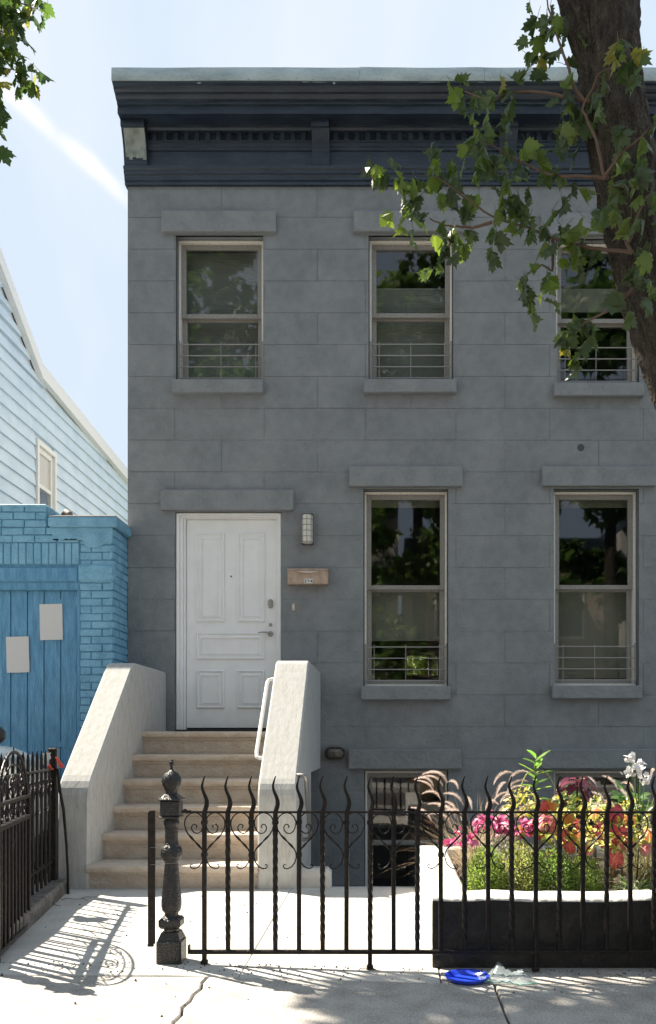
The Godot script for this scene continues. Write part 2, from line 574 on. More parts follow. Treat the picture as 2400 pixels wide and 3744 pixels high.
func make_ground() -> void:
	structure("ground", box_mesh(Vector3(-150, -1.6, -150), Vector3(150, -1.25, 150)), mt.grass)
	structure("road", box_mesh(Vector3(-60, -1.2, 6.75), Vector3(60, -0.32, 13.4)), mt.asphalt)
	structure("kerb", box_mesh(Vector3(-60, -1.2, 6.6), Vector3(60, -0.16, 6.745), 0.015), mt.cement)
	structure("far_pavement", box_mesh(Vector3(-60, -1.2, 13.405), Vector3(60, -0.18, 60)), mt.cement)
	structure("driveway", box_mesh(Vector3(-12, -1.2, -0.5), Vector3(-2.5, -0.03, 4.35)), mt.cement)
	structure("side_lot", box_mesh(Vector3(-12, -1.2, -9.3), Vector3(-2.95, -0.05, -0.505)), mt.soil)
	structure("back_garden", box_mesh(Vector3(-20, -1.2, -60), Vector3(20, -0.02, -9.35)), mt.grass)
	# front yard: a dirt bed and cast slabs with open joints
	var bed := MB.new()
	bed.box(Vector3(-2.498, -1.2, 2.13), Vector3(0.3, -0.17, 4.36))
	bed.box(Vector3(-2.498, -1.2, 0.0), Vector3(-0.72, -0.17, 2.128))
	bed.box(Vector3(0.302, -1.2, 4.08), Vector3(4.8, -0.24, 4.3615))
	bed.box(Vector3(-60, -1.2, 4.362), Vector3(60, -0.24, 6.598))
	structure("paving_bed", bed.mesh(), mt.soil)
	var yard := Node3D.new()
	yard.name = "front_yard_paving"
	yard.set_meta("kind", "structure")
	add_child(yard)
	var xs := [-2.495, -0.75, 0.24]
	for k in 2:
		var zs := [2.12, 4.34]
		for j in zs.size() - 1:
			var poly := PackedVector2Array()
			var g := 0.0012
			poly.append(Vector2(xs[k] + g, zs[j] + g))
			if k == 0:
				poly.append(Vector2(-1.1, zs[j] + g))
			else:
				poly.append(Vector2(0.0, zs[j] + g))
			poly.append(Vector2(xs[k + 1] - g, zs[j] + g))
			poly.append(Vector2(xs[k + 1] - g, 3.2))
			poly.append(Vector2(xs[k + 1] - g, zs[j + 1] - g))
			poly.append(Vector2(-1.1 if k == 0 else 0.0, zs[j + 1] - g))
			poly.append(Vector2(xs[k] + g, zs[j + 1] - g))
			poly.append(Vector2(xs[k] + g, 3.2))
			part(yard, "slab", slab_mesh(poly, 0.1), mt.yard)
	var walk := Node3D.new()
	walk.name = "pavement"
	walk.set_meta("kind", "structure")
	add_child(walk)
	var jx := [-6.5, -5.1, -3.7, -2.3, -0.9, 0.5, 1.9, 3.3, 4.7, 6.1]
	for k in jx.size() - 1:
		var left := jagged(jx[k] + 0.006, 4.352, 5.6, 0.012 if k == 4 else 0.002, 40 + k)
		var right := jagged(jx[k + 1] - 0.006, 4.352, 5.6, 0.012 if k == 3 else 0.002, 41 + k)
		right.reverse()
		var poly := PackedVector2Array(left + right)
		part(walk, "slab", slab_mesh(poly, 0.1), mt.slab)
		var p2 := PackedVector2Array([Vector2(jx[k] + 0.004, 5.606), Vector2(jx[k + 1] - 0.004, 5.606), Vector2(jx[k + 1] - 0.004, 6.596), Vector2(jx[k] + 0.004, 6.596)])
		part(walk, "slab", slab_mesh(p2, 0.1), mt.slab)
	for k in 4:
		var a := 0.245 + k * 1.12
		part(yard, "slab", slab_mesh(PackedVector2Array([Vector2(a, 4.09), Vector2(a + 1.117, 4.09), Vector2(a + 1.117, 4.346), Vector2(a, 4.346)]), 0.1), mt.slab)
	# sunken well in front of the basement
	var well := MB.new()
	well.box(Vector3(-0.72, -1.2, -0.02), Vector3(4.4, -1.0, 2.0))
	structure("areaway_floor", well.mesh(), mt.cement)
	structure("areaway_wall", box_mesh(Vector3(-0.72, -1.2, 2.0), Vector3(0.19, -0.012, 2.118), 0.008), mt.cement)


# ---------------------------------------------------------------- the grey house
const OPENINGS := {
	"top_a": [-2.159, -1.286, 4.681, 6.142], "top_b": [-0.234, 0.613, 4.683, 6.142], "top_c": [1.639, 2.47, 4.648, 6.108],
	"low_b": [-0.285, 0.562, 1.637, 3.608], "low_c": [1.618, 2.465, 1.643, 3.608],
	"base_b": [-0.277, 0.562, -0.95, 0.794], "base_c": [1.618, 2.47, -0.95, 0.794],
	"door": [-2.163, -1.107, 1.18, 3.374],
}


func make_house() -> void:
	var h := thing("row_house", "grey stucco two-storey row house with dark bracketed cornice and white front door", "house", Vector3(0.9, -1.0, 0))
	var holes := []
	for k in OPENINGS:
		var o: Array = OPENINGS[k]
		holes.append(Rect2(o[0], o[2], o[1] - o[0], o[3] - o[2]))
	# the wall behind the scored stucco, cut for windows and door
	var b := MB.new()
	for r in rects_without(Rect2(-2.636, -1.1, 7.03, 8.2), holes):
		b.box(Vector3(r.position.x, r.position.y, -0.32), Vector3(r.end.x, r.end.y, -0.006))
	var wall := part(h, "wall", b.mesh(), mt.stucco)
	# stucco blocks: courses of 0.318 m with running joints
	var ja := [-2.64, -1.703, -0.745, 0.19, 1.128, 2.065, 3.0, 3.94, 4.396]
	var jb := [-2.64, -2.171, -1.277, -0.264, 0.639, 1.575, 2.512, 3.45, 4.396]
	var gap := 0.0021
	for course in 25:
		var y1 := 6.64 - 0.318 * course
		var y0 := y1 - 0.318
		if y0 < -1.0:
			break
		var js: Array = ja if course % 2 == 0 else jb
		for k in js.size() - 1:
			gap = rng.randf_range(0.0012, 0.003)
			var low := gap + rng.randf_range(-0.001, 0.001)
			var r := Rect2(js[k] + (gap if k else 0.0), y0 + low, js[k + 1] - js[k] - gap * (2 if k else 1), y1 - y0 - low - gap)
			var sb := MB.new()
			var front := rng.randf_range(-0.002, 0.0015)
			var last := Rect2()
			for q in rects_without(r, holes):
				if sb.v.size() and not last.grow(0.001).intersects(q):
					part(wall, "stone_block", sb.mesh(), mt.stucco)
					sb = MB.new()
				sb.box(Vector3(q.position.x, q.position.y, -0.03), Vector3(q.end.x, q.end.y, front))
				last = q
			if sb.v.size():
				part(wall, "stone_block", sb.mesh(), mt.stucco)
	# a small round patch in the stucco between the upper and lower right windows
	var pb := MB.new()
	var ring := []
	for s in 20:
		ring.append(Vector3(1.886 + cos(TAU * s / 20) * 0.036, 4.02 + sin(TAU * s / 20) * 0.036, 0.004))
	for s in 18:
		pb.tri(ring[0], ring[s + 1], ring[s + 2])
	part(wall, "round_patch", pb.mesh(), plain(0.07, 0.075, 0.08, 0.9))
	# shell of the building
	part(h, "side_wall", box_mesh(Vector3(-2.635, -1.1, -9.0), Vector3(-2.4, 7.35, -0.322)), mt.cement)
	part(h, "side_wall", box_mesh(Vector3(4.16, -1.1, -9.0), Vector3(4.395, 7.35, -0.322)), mt.cement)
	var bw := MB.new()
	for r in rects_without(Rect2(-2.635, -1.1, 7.03, 8.4), [Rect2(0.25, 2.36, 0.75, 0.5)]):
		bw.box(Vector3(r.position.x, r.position.y, -9.25), Vector3(r.end.x, r.end.y, -9.002))
	part(h, "rear_wall", bw.mesh(), mt.inside)
	var rw := MB.new()
	for q in [[0.25, 0.31, 2.36, 2.86], [0.94, 1.0, 2.36, 2.86], [0.31, 0.94, 2.36, 2.41], [0.31, 0.94, 2.82, 2.86], [0.76, 0.82, 2.41, 2.82]]:
		rw.box(Vector3(q[0], q[2], -9.2), Vector3(q[1], q[3], -9.12))
	part(h, "rear_window_frame", rw.mesh(), mt.inside)
	for y in [-1.0, 1.0, 4.1]:
		part(h, "floor_slab", box_mesh(Vector3(-2.398, y, -9.0), Vector3(4.158, y + 0.16, -0.325)), mt.inside)
	part(h, "roof", box_mesh(Vector3(-2.64, 7.1, -9.2), Vector3(4.4, 7.3, -0.03)), mt.asphalt)
	part(h, "partition", box_mesh(Vector3(-0.95, 1.165, -8.9), Vector3(-0.87, 4.09, -0.33)), mt.inside)
	part(h, "partition", box_mesh(Vector3(-0.95, 4.27, -8.9), Vector3(-0.87, 7.09, -0.33)), mt.inside)
	part(h, "partition", box_mesh(Vector3(1.15, 1.165, -8.9), Vector3(1.23, 4.09, -0.33)), mt.inside)
	part(h, "partition", box_mesh(Vector3(1.15, 4.27, -8.9), Vector3(1.23, 7.09, -0.33)), mt.inside)
	part(h, "partition", box_mesh(Vector3(-2.39, 4.27, -4.4), Vector3(4.15, 7.09, -4.3)), mt.inside)
	part(h, "partition", box_mesh(Vector3(-2.39, -0.83, -3.4), Vector3(4.15, 0.99, -3.3)), mt.inside)
	# lintels and sills
	for r in [[-2.291, -1.15, 6.155, 6.363], [-0.383, 0.766, 6.155, 6.363], [1.482, 2.623, 6.125, 6.338], [-2.299, -0.979, 3.385, 3.587],
			[-0.426, 0.703, 3.621, 3.821], [1.495, 2.623, 3.625, 3.821], [-0.434, 0.694, 0.811, 1.007], [1.482, 2.619, 0.815, 1.011]]:
		part(h, "lintel", box_mesh(Vector3(r[0], r[2], -0.2), Vector3(r[1], r[3], 0.05), 0.007), mt.trim_grey)
	for r in [[-2.18, -1.277, 4.545, 4.678], [-0.277, 0.639, 4.545, 4.68], [1.605, 2.504, 4.511, 4.645], [-0.307, 0.583, 1.497, 1.634], [1.588, 2.482, 1.509, 1.64]]:
		part(h, "sill", box_mesh(Vector3(r[0], r[2], -0.2), Vector3(r[1], r[3], 0.075), 0.009), mt.trim_grey)
	make_window(h, OPENINGS.top_a, 0.485, true, [["blind", 0.0, 1.0]])
	make_window(h, OPENINGS.top_b, 0.49, true, [["blind", 0.0, 0.74]])
	make_window(h, OPENINGS.top_c, 0.475, true, [["shade", 0.585, 0.76]])
	make_window(h, OPENINGS.low_b, 0.51, true, [["shade", 0.235, 0.53], ["shade", 0.955, 1.0]])
	make_window(h, OPENINGS.low_c, 0.51, true, [["shade", 0.03, 0.52], ["shade", 0.955, 1.0]])
	make_window(h, OPENINGS.base_b, 0.58, false, [])
	make_window(h, OPENINGS.base_c, 0.58, false, [])
	make_door(h)
	make_cornice(h)


func frame_of(x0: float, x1: float, y0: float, y1: float, w: float, z0: float, z1: float) -> ArrayMesh:
	var b := MB.new()
	b.bevel(Vector3(x0, y0, z0), Vector3(x0 + w, y1, z1), 0.003)
	b.bevel(Vector3(x1 - w, y0, z0), Vector3(x1, y1, z1), 0.003)
	b.bevel(Vector3(x0 + w, y1 - w, z0), Vector3(x1 - w, y1, z1 - 0.001), 0.003)
	b.bevel(Vector3(x0 + w, y0, z0), Vector3(x1 - w, y0 + w, z1 - 0.001), 0.003)
	return b.mesh()


func make_window(h: Node3D, o: Array, meet: float, guarded: bool, covers: Array) -> void:
	var x0: float = o[0] + 0.006
	var x1: float = o[1] - 0.006
	var y0: float = o[2] + 0.004
	var y1: float = o[3] - 0.006
	# a thin light frame round the opening, then two sashes, the lower one further in
	var w := part(h, "window", frame_of(x0, x1, y0, y1, 0.022, -0.2, -0.078), mt.frame_light)
	var ym := lerpf(y0, y1, meet)
	var a0 := x0 + 0.024
	var a1 := x1 - 0.024
	part(w, "sash", frame_of(a0, a1, ym - 0.02, y1 - 0.024, 0.045, -0.15, -0.115), mt.sash)
	part(w, "sash", frame_of(a0, a1, y0 + 0.024, ym + 0.012, 0.047, -0.192, -0.155), mt.sash)
	for p in [[ym + 0.02, y1 - 0.065, -0.132], [y0 + 0.068, ym - 0.03, -0.172]]:
		var g := MB.new()
		for z in [0.0, -0.014]:
			g.quad(Vector3(a0 + 0.04, p[0], p[2] + z), Vector3(a1 - 0.04, p[0], p[2] + z), Vector3(a1 - 0.04, p[1], p[2] + z), Vector3(a0 + 0.04, p[1], p[2] + z))
		part(w, "pane", g.mesh(), mt.glass)
	for cv in covers:
		var c0 := lerpf(y0 + 0.03, y1 - 0.03, cv[1])
		var c1 := lerpf(y0 + 0.03, y1 - 0.03, cv[2])
		var s := MB.new()
		if cv[0] == "blind":
			var y := c1
			while y > c0 + 0.02:
				s.hexa([Vector3(a0, y - 0.002, -0.25), Vector3(a1, y - 0.002, -0.25), Vector3(a1, y - 0.026, -0.247), Vector3(a0, y - 0.026, -0.247),
					Vector3(a0, y - 0.001, -0.249), Vector3(a1, y - 0.001, -0.249), Vector3(a1, y - 0.0255, -0.246), Vector3(a0, y - 0.0255, -0.246)])
				y -= 0.0245
			s.box(Vector3(a0, c0, -0.262), Vector3(a1, c0 + 0.02, -0.244))
			part(w, "blind", s.mesh(), mt.blind)
		else:
			s.box(Vector3(a0, c0, -0.252), Vector3(a1, c1, -0.247))
			s.box(Vector3(a0, c0, -0.258), Vector3(a1, c0 + 0.025, -0.243))
			part(w, "roller_shade", s.mesh(), mt.shade_cloth)
	if guarded:
		var s := MB.new()
		for y in [0.055, 0.168, 0.281, 0.394]:
			s.tube([Vector3(a0 - 0.01, y0 + y, -0.06), Vector3(a1 + 0.01, y0 + y, -0.06)], [0.0055, 0.0055], 6)
		for x in [a0 + 0.01, a0 + 0.075, (a0 + a1) / 2, a1 - 0.055]:
			s.tube([Vector3(x, y0 + 0.035, -0.0675), Vector3(x, y0 + 0.42, -0.0675)], [0.0035, 0.0035], 5)
		s.box(Vector3(a0 - 0.022, y0 + 0.03, -0.066), Vector3(a0 - 0.004, y0 + 0.425, -0.055))
		s.box(Vector3(a1 + 0.004, y0 + 0.03, -0.066), Vector3(a1 + 0.022, y0 + 0.425, -0.055))
		part(w, "window_guard", s.mesh(), mt.guard)


func make_door(h: Node3D) -> void:
	var df := MB.new()
	# stepped white casing on both sides and above
	for st in [[-2.161, 0.032, -0.012], [-2.129, 0.03, -0.035], [-2.099, 0.022, -0.062]]:
		df.bevel(Vector3(st[0], 1.2, -0.25), Vector3(st[0] + st[1], 3.37, st[2]), 0.005)
	for st in [[-1.109, 0.016, -0.012], [-1.125, 0.018, -0.035], [-1.143, 0.018, -0.062]]:
		df.bevel(Vector3(st[0] - st[1], 1.2, -0.25), Vector3(st[0], 3.37, st[2]), 0.005)
	for st in [[3.372, 0.022, -0.0135], [3.35, 0.015, -0.0365], [3.335, 0.012, -0.0635]]:
		df.bevel(Vector3(-2.14, st[0] - st[1], -0.25), Vector3(-1.12, st[0], st[2]), 0.004)
	part(h, "door_frame", df.mesh(), mt.door_white)
	part(h, "threshold", box_mesh(Vector3(-2.163, 1.178, -0.3), Vector3(-1.107, 1.203, 0.02), 0.005), plain(0.02, 0.02, 0.022, 0.5))
	var dx0 := -2.074
	var dx1 := -1.163
	var d := part(h, "door", box_mesh(Vector3(dx0, 1.222, -0.14), Vector3(dx1, 3.32, -0.088), 0.003), mt.door_white)
	for r in [[-1.975, -1.69, 2.29, 3.185], [-1.562, -1.281, 2.29, 3.185], [-1.975, -1.281, 1.912, 2.187], [-1.975, -1.69, 1.418, 1.807], [-1.562, -1.287, 1.418, 1.807]]:
		# a raised moulding, a bevelled field sunk inside it and a flat raised centre
		var b := MB.new()
		var z := -0.0875
		var lv := [[0.0, 0.0], [0.003, 0.014], [0.015, 0.018], [0.021, 0.004], [0.028, 0.0015], [0.058, 0.016], [0.0595, 0.003], [0.066, 0.003]]
		for k in lv.size() - 1:
			var a: Array = lv[k]
			var e: Array = lv[k + 1]
			var p := [Vector3(r[0] + a[0], r[2] + a[0], z + a[1]), Vector3(r[1] - a[0], r[2] + a[0], z + a[1]), Vector3(r[1] - a[0], r[3] - a[0], z + a[1]), Vector3(r[0] + a[0], r[3] - a[0], z + a[1])]
			var q := [Vector3(r[0] + e[0], r[2] + e[0], z + e[1]), Vector3(r[1] - e[0], r[2] + e[0], z + e[1]), Vector3(r[1] - e[0], r[3] - e[0], z + e[1]), Vector3(r[0] + e[0], r[3] - e[0], z + e[1])]
			for s in 4:
				b.quad(p[s], p[(s + 1) % 4], q[(s + 1) % 4], q[s])
			if k == lv.size() - 2:
				b.quad(q[0], q[1], q[2], q[3])
		part(d, "panel", b.mesh(), mt.door_white)
	# lock, latch and lever
	var lk := MB.new()
	var ring := [[0.0, 0.02], [0.02, 0.02], [0.026, 0.014], [0.028, 0.0]]
	for o in [-0.018, 0.018]:
		lk.t = Transform3D(Basis(Vector3.RIGHT, PI / 2), Vector3(-1.226, 2.475 + o, -0.087))
		lk.lathe(ring, 16, Vector3.ZERO)
	lk.t = Transform3D()
	lk.bevel(Vector3(-1.25, 2.457, -0.0875), Vector3(-1.202, 2.493, -0.069), 0.004)
	part(d, "deadbolt", lk.mesh(), mt.chrome)
	var cy := MB.new()
	cy.t = Transform3D(Basis(Vector3.RIGHT, PI / 2), Vector3(-1.226, 2.262, -0.087))
	cy.lathe([[0.0, 0.016], [0.012, 0.016], [0.017, 0.012], [0.018, 0.0]], 16, Vector3.ZERO)
	part(d, "lock_cylinder", cy.mesh(), mt.chrome)
	var hd := MB.new()
	hd.t = Transform3D(Basis(Vector3.RIGHT, PI / 2), Vector3(-1.226, 2.17, -0.087))
	hd.lathe([[0.0, 0.02], [0.02, 0.018], [0.028, 0.01], [0.029, 0.0]], 18, Vector3.ZERO)
	hd.t = Transform3D()
	hd.tube([Vector3(-1.226, 2.17, -0.07), Vector3(-1.226, 2.17, -0.035), Vector3(-1.238, 2.173, -0.027), Vector3(-1.27, 2.181, -0.026), Vector3(-1.31, 2.181, -0.03), Vector3(-1.345, 2.176, -0.034)], [0.011, 0.011, 0.0105, 0.008, 0.007, 0.005], 8)
	part(d, "handle", hd.mesh(), mt.chrome)
	var pe := MB.new()
	pe.t = Transform3D(Basis(Vector3.RIGHT, PI / 2), Vector3(-1.624, 2.751, -0.0875))
	pe.lathe([[0.0, 0.004], [0.007, 0.005], [0.009, 0.0]], 12, Vector3.ZERO)
	part(d, "peephole", pe.mesh(), plain(0.05, 0.045, 0.04, 0.3, 0.5))
	part(d, "door_sweep", box_mesh(Vector3(dx0 + 0.005, 1.206, -0.12), Vector3(dx1 - 0.005, 1.22, -0.1)), plain(0.02, 0.02, 0.02, 0.7))


func make_cornice(h: Node3D) -> void:
	var x0 := -2.66
	var x1 := 4.42
	var pr := PackedVector2Array()
	for p in [[-0.05, 6.628], [0.03, 6.628], [0.03, 6.662], [0.045, 6.668], [0.045, 6.694], [0.052, 6.7], [0.052, 6.716], [0.066, 6.724], [0.066, 6.75], [0.082, 6.762], [0.082, 6.785], [0.03, 6.795], [0.03, 6.815], [0.018, 6.822],
			[0.018, 6.962], [0.034, 6.97], [0.034, 6.992], [0.05, 7.002], [0.05, 7.03], [0.062, 7.036], [0.062, 7.05], [0.03, 7.052], [0.03, 7.132], [0.075, 7.136], [0.095, 7.15], [0.1, 7.172],
			[0.25, 7.174], [0.255, 7.17], [0.255, 7.246], [0.272, 7.25], [0.276, 7.268], [0.305, 7.276], [0.325, 7.292], [0.333, 7.304], [0.352, 7.306], [0.37, 7.318], [0.388, 7.34], [0.412, 7.348], [0.415, 7.362], [-0.05, 7.362]]:
		pr.append(Vector2(p[0], p[1]))
	var b := MB.new()
	b.prism(pr, Vector3(x0, 0, 0), Vector3(0, 0, 1), Vector3(0, 1, 0), Vector3(x1 - x0, 0, 0))
	var c := part(h, "cornice", b.mesh(), mt.cornice)
	var dm := box_mesh(Vector3(-0.024, 7.056, 0.02), Vector3(0.024, 7.13, 0.062), 0.003)
	var x := -2.36
	while x < 4.3:
		if absf(x + 0.703) > 0.12 and absf(x - 1.147) > 0.12 and absf(x - 3.0) > 0.12:
			part(c, "dentil", dm, mt.cornice, Vector3(x, 0, 0))
		x += 0.106
	for q in [[-2.655, -2.425, true], [-0.79, -0.617, false], [1.06, 1.235, false], [2.91, 3.085, false]]:
		var pb := MB.new()
		var prof := PackedVector2Array()
		for p in [[0.0, 6.79], [0.062, 6.79], [0.068, 6.815], [0.076, 6.87], [0.094, 6.95], [0.12, 7.02], [0.148, 7.075], [0.16, 7.1], [0.182, 7.106], [0.187, 7.12], [0.187, 7.1705], [0.0, 7.1705]]:
			prof.append(Vector2(p[0], p[1]))
		pb.prism(prof, Vector3(q[0], 0, 0), Vector3(0, 0, 1), Vector3(0, 1, 0), Vector3(q[1] - q[0], 0, 0))
		var br := part(c, "bracket", pb.mesh(), mt.cornice)
		if q[2]:
			# the paint has peeled off the end bracket and left the sheet metal bare
			var sk := MB.new()
			var face := [[0.076, 6.872], [0.094, 6.95], [0.12, 7.02], [0.148, 7.075], [0.16, 7.1]]
			var rr := RandomNumberGenerator.new()
			rr.seed = 9
			for k in face.size() - 1:
				for s in 6:
					var xa: float = lerpf(q[0] + 0.02, q[1] - 0.004, s / 6.0)
					var xb: float = lerpf(q[0] + 0.02, q[1] - 0.004, (s + 1) / 6.0)
					var low: float = rr.randf_range(-0.03, 0.0) if k == 0 else 0.0
					sk.quad(Vector3(xa, face[k][1] + low, face[k][0] + 0.0025), Vector3(xb, face[k][1] + low, face[k][0] + 0.0025), Vector3(xb, face[k + 1][1], face[k + 1][0] + 0.0025), Vector3(xa, face[k + 1][1], face[k + 1][0] + 0.0025))
			var bp := part(c, "peeled_face", sk.mesh(), mt.bare_metal)
			bp.set_meta("label", "bare grey green metal face of the end bracket")
	# galvanised edge strip along the roof with slightly wavy sheets
	var k0 := x0 - 0.004
	var joints := [k0, -0.31, 0.88, 2.35, x1]
	for k in joints.size() - 1:
		var rows := []
		var wob := FastNoiseLite.new()
		wob.seed = 30 + k
		wob.frequency = 0.9
		for p in [[7.366, 0.4], [7.364, 0.421], [7.43, 0.424], [7.488, 0.421], [7.492, 0.41], [7.492, -0.2]]:
			var row := PackedVector3Array()
			for s in 25:
				var xx: float = lerpf(joints[k], joints[k + 1] - 0.002, s / 24.0)
				row.append(Vector3(xx, p[0] + wob.get_noise_1d(xx * 1.3) * 0.006, p[1] + wob.get_noise_2d(xx, p[0] * 4.0) * 0.007))
			rows.append(row)
		var fb := MB.new()
		fb.grid(rows)
		if k == 0:
			for s in rows.size() - 2:
				fb.tri(rows[s][0], rows[s + 1][0], Vector3(k0, 7.366, -0.2))
		part(c, "flashing_sheet", fb.mesh(), mt.flashing)
	var nail := MB.new()
	nail.tube([Vector3(0, 0, 0), Vector3(0, 0, 0.006)], [0.006, 0.004], 6)
	var nm := nail.mesh()
	for k in 34:
		var xx := x0 + 0.1 + k * 0.205 + rng.randf_range(-0.05, 0.05)
		part(c, "nail_head", nm, mt.grey_steel, Vector3(xx, 7.372 + rng.randf_range(-0.004, 0.012), 0.423))
	# flakes of old paint along the top edge
	var fl := plain(0.22, 0.27, 0.25, 0.7)
	for q in [[-1.83, 7.343, 0.03, 0.02], [-0.82, 7.352, 0.05, 0.008], [-0.55, 7.342, 0.016, 0.035], [-0.7, 7.35, 0.09, 0.006], [0.35, 7.351, 0.16, 0.007], [0.85, 7.35, 0.05, 0.006], [1.7, 7.351, 0.12, 0.007]]:
		var pb := MB.new()
		var mm := 9
		var pts := []
		for s in mm:
			var a := TAU * s / mm
			var rr2 := rng.randf_range(0.6, 1.0)
			pts.append(Vector3(q[0] + cos(a) * q[2] * rr2, q[1] + sin(a) * q[3] * rr2 * 0.5, 0.4175))
		for s in mm - 2:
			pb.tri(pts[0], pts[s + 1], pts[s + 2])
		part(c, "paint_flake", pb.mesh(), fl)


func make_wall_fittings() -> void:
	# caged cylinder lamp beside the door
	var l := thing("wall_lamp", "caged white glass cylinder wall lamp beside the white front door", "wall lamp", Vector3(-0.838, 3.04, 0))
	var gl := MB.new()
	gl.lathe([[0.0, 3.05], [0.048, 3.05], [0.053, 3.058], [0.053, 3.318], [0.048, 3.326], [0.0, 3.326]], 24, Vector3(-0.838, 0, 0.075))
	part(l, "glass_shade", gl.mesh(), plain(0.72, 0.69, 0.62, 0.35))
	part(l, "back_plate", box_mesh(Vector3(-0.888, 3.045, 0.0), Vector3(-0.788, 3.335, 0.03), 0.004), plain(0.05, 0.05, 0.052, 0.5))
	var cg := MB.new()
	for y in [3.055, 3.11, 3.166, 3.222, 3.278, 3.333]:
		var ring := []
		for s in 13:
			var a := PI * s / 12.0
			ring.append(Vector3(-0.838 + cos(a) * 0.066, y, 0.066 + sin(a) * 0.07))
		cg.tube(ring, [0.003], 5)
	for a in [0.0, PI * 0.28, PI * 0.5, PI * 0.72, PI]:
		cg.tube([Vector3(-0.838 + cos(a) * 0.067, 3.05, 0.066 + sin(a) * 0.071), Vector3(-0.838 + cos(a) * 0.067, 3.338, 0.066 + sin(a) * 0.071)], [0.003, 0.003], 5)
	for x in [-0.905, -0.771]:
		for y in [3.055, 3.333]:
			cg.tube([Vector3(x, y, 0.0), Vector3(x, y, 0.067)], [0.003, 0.003], 5)
	part(l, "cage", cg.mesh(), plain(0.25, 0.25, 0.245, 0.4, 0.6))
	part(l, "cap", box_mesh(Vector3(-0.89, 3.327, 0.02), Vector3(-0.786, 3.339, 0.12), 0.003), plain(0.05, 0.05, 0.052, 0.5))
	# letter box
	var m := thing("letter_box", "beige metal letter box numbered 214 on the grey wall", "letter box", Vector3(-0.833, 2.64, 0))
	var tan := surfaced(mottled(256, [Color(0.3, 0.21, 0.16), Color(0.4, 0.29, 0.225), Color(0.47, 0.36, 0.29)], [[111, 0.02, 4, 1.0], [112, 0.2, 2, 0.5]]), Vector3(2, 2, 2), 0.4)
	part(m, "body", box_mesh(Vector3(-1.033, 2.64, 0.0), Vector3(-0.632, 2.785, 0.095), 0.005), tan)
	var lid := MB.new()
	lid.prism(PackedVector2Array([Vector2(0.0, 2.815), Vector2(0.0, 2.787), Vector2(0.098, 2.785), Vector2(0.1, 2.775), Vector2(0.104, 2.776), Vector2(0.102, 2.79)]), Vector3(-1.036, 0, 0), Vector3(0, 0, 1), Vector3(0, 1, 0), Vector3(0.407, 0, 0))
	part(m, "lid", lid.mesh(), tan)
	var grip := MB.new()
	var rows := []
	for y in [0.0, 1.0]:
		var row := PackedVector3Array()
		for s in 17:
			var u := s / 16.0 * 2.0 - 1.0
			row.append(Vector3(-0.833 + u * 0.112, 2.773 - (1.0 - u * u) * 0.022 * y - 0.002, 0.0975 + y * 0.012 * (1.0 - u * u)))
		rows.append(row)
	grip.grid(rows)
	part(m, "lid_lip", grip.mesh(), plain(0.62, 0.52, 0.45, 0.35))
	part(m, "latch", box_mesh(Vector3(-0.838, 2.728, 0.095), Vector3(-0.828, 2.748, 0.101), 0.002), plain(0.5, 0.4, 0.3, 0.4, 0.5))
	for k in 3:
		part(m, "number_plate", box_mesh(Vector3(-0.868 + k * 0.029, 2.648, 0.095), Vector3(-0.841 + k * 0.029, 2.693, 0.0975)), plain(0.72, 0.72, 0.7, 0.5))
	var font := SystemFont.new()
	font.font_names = PackedStringArray(["Droid Sans"])
	font.font_weight = 700
	for k in 3:
		var tm := TextMesh.new()
		tm.text = ["2", "1", "4"][k]
		tm.font = font
		tm.font_size = 40
		tm.pixel_size = 0.001
		tm.depth = 0.0015
		part(m, "digit", tm, plain(0.01, 0.01, 0.012, 0.5), Vector3(-0.8545 + k * 0.029, 2.6705, 0.099))
	# bell push
	var b := thing("bell_push", "narrow beige bell push under the letter box", "door bell", Vector3(-0.984, 2.39, 0))
	part(b, "plate", box_mesh(Vector3(-1.0, 2.392, 0.0), Vector3(-0.968, 2.462, 0.012), 0.003), plain(0.5, 0.43, 0.36, 0.5))
	part(b, "button", box_mesh(Vector3(-0.991, 2.42, 0.0125), Vector3(-0.977, 2.436, 0.017), 0.002), plain(0.75, 0.72, 0.66, 0.4))
	# oval bulkhead lamp over the areaway
	var o := thing("bulkhead_lamp", "dark oval caged bulkhead lamp beside the basement lintel", "wall lamp", Vector3(-0.566, 0.9, 0))
	var base := MB.new()
	var rows2 := []
	for p in [[0.0, 1.0], [0.035, 1.0], [0.042, 0.93], [0.044, 0.8], [0.044, 0.0]]:
		rows2.append(oval_row(Vector3(-0.566, 0.966, p[0]), 0.11, 0.066, p[1]))
	base.grid(rows2, true)
	part(o, "base", base.mesh(), plain(0.035, 0.03, 0.026, 0.5))
	var dome := MB.new()
	var rows3 := []
	for p in [[0.044, 0.72], [0.06, 0.68], [0.073, 0.52], [0.08, 0.25], [0.081, 0.0]]:
		rows3.append(oval_row(Vector3(-0.566, 0.966, p[0]), 0.11, 0.066, p[1]))
	dome.grid(rows3, true)
	part(o, "glass_dome", dome.mesh(), plain(0.16, 0.14, 0.12, 0.25))
	var cage := MB.new()
	var ov := oval_row(Vector3(-0.566, 0.966, 0.05), 0.112, 0.068, 0.93)
	var loop := Array(ov)
	loop.append(ov[0])
	cage.tube(loop, [0.005], 6)
	for x in [-0.06, 0.0, 0.06]:
		cage.tube([Vector3(-0.566 + x, 0.905, 0.045), Vector3(-0.566 + x, 0.935, 0.085), Vector3(-0.566 + x, 0.997, 0.085), Vector3(-0.566 + x, 1.027, 0.045)], [0.0035], 5)
	cage.tube([Vector3(-0.665, 0.966, 0.045), Vector3(-0.63, 0.966, 0.088), Vector3(-0.5, 0.966, 0.088), Vector3(-0.467, 0.966, 0.045)], [0.0035], 5)
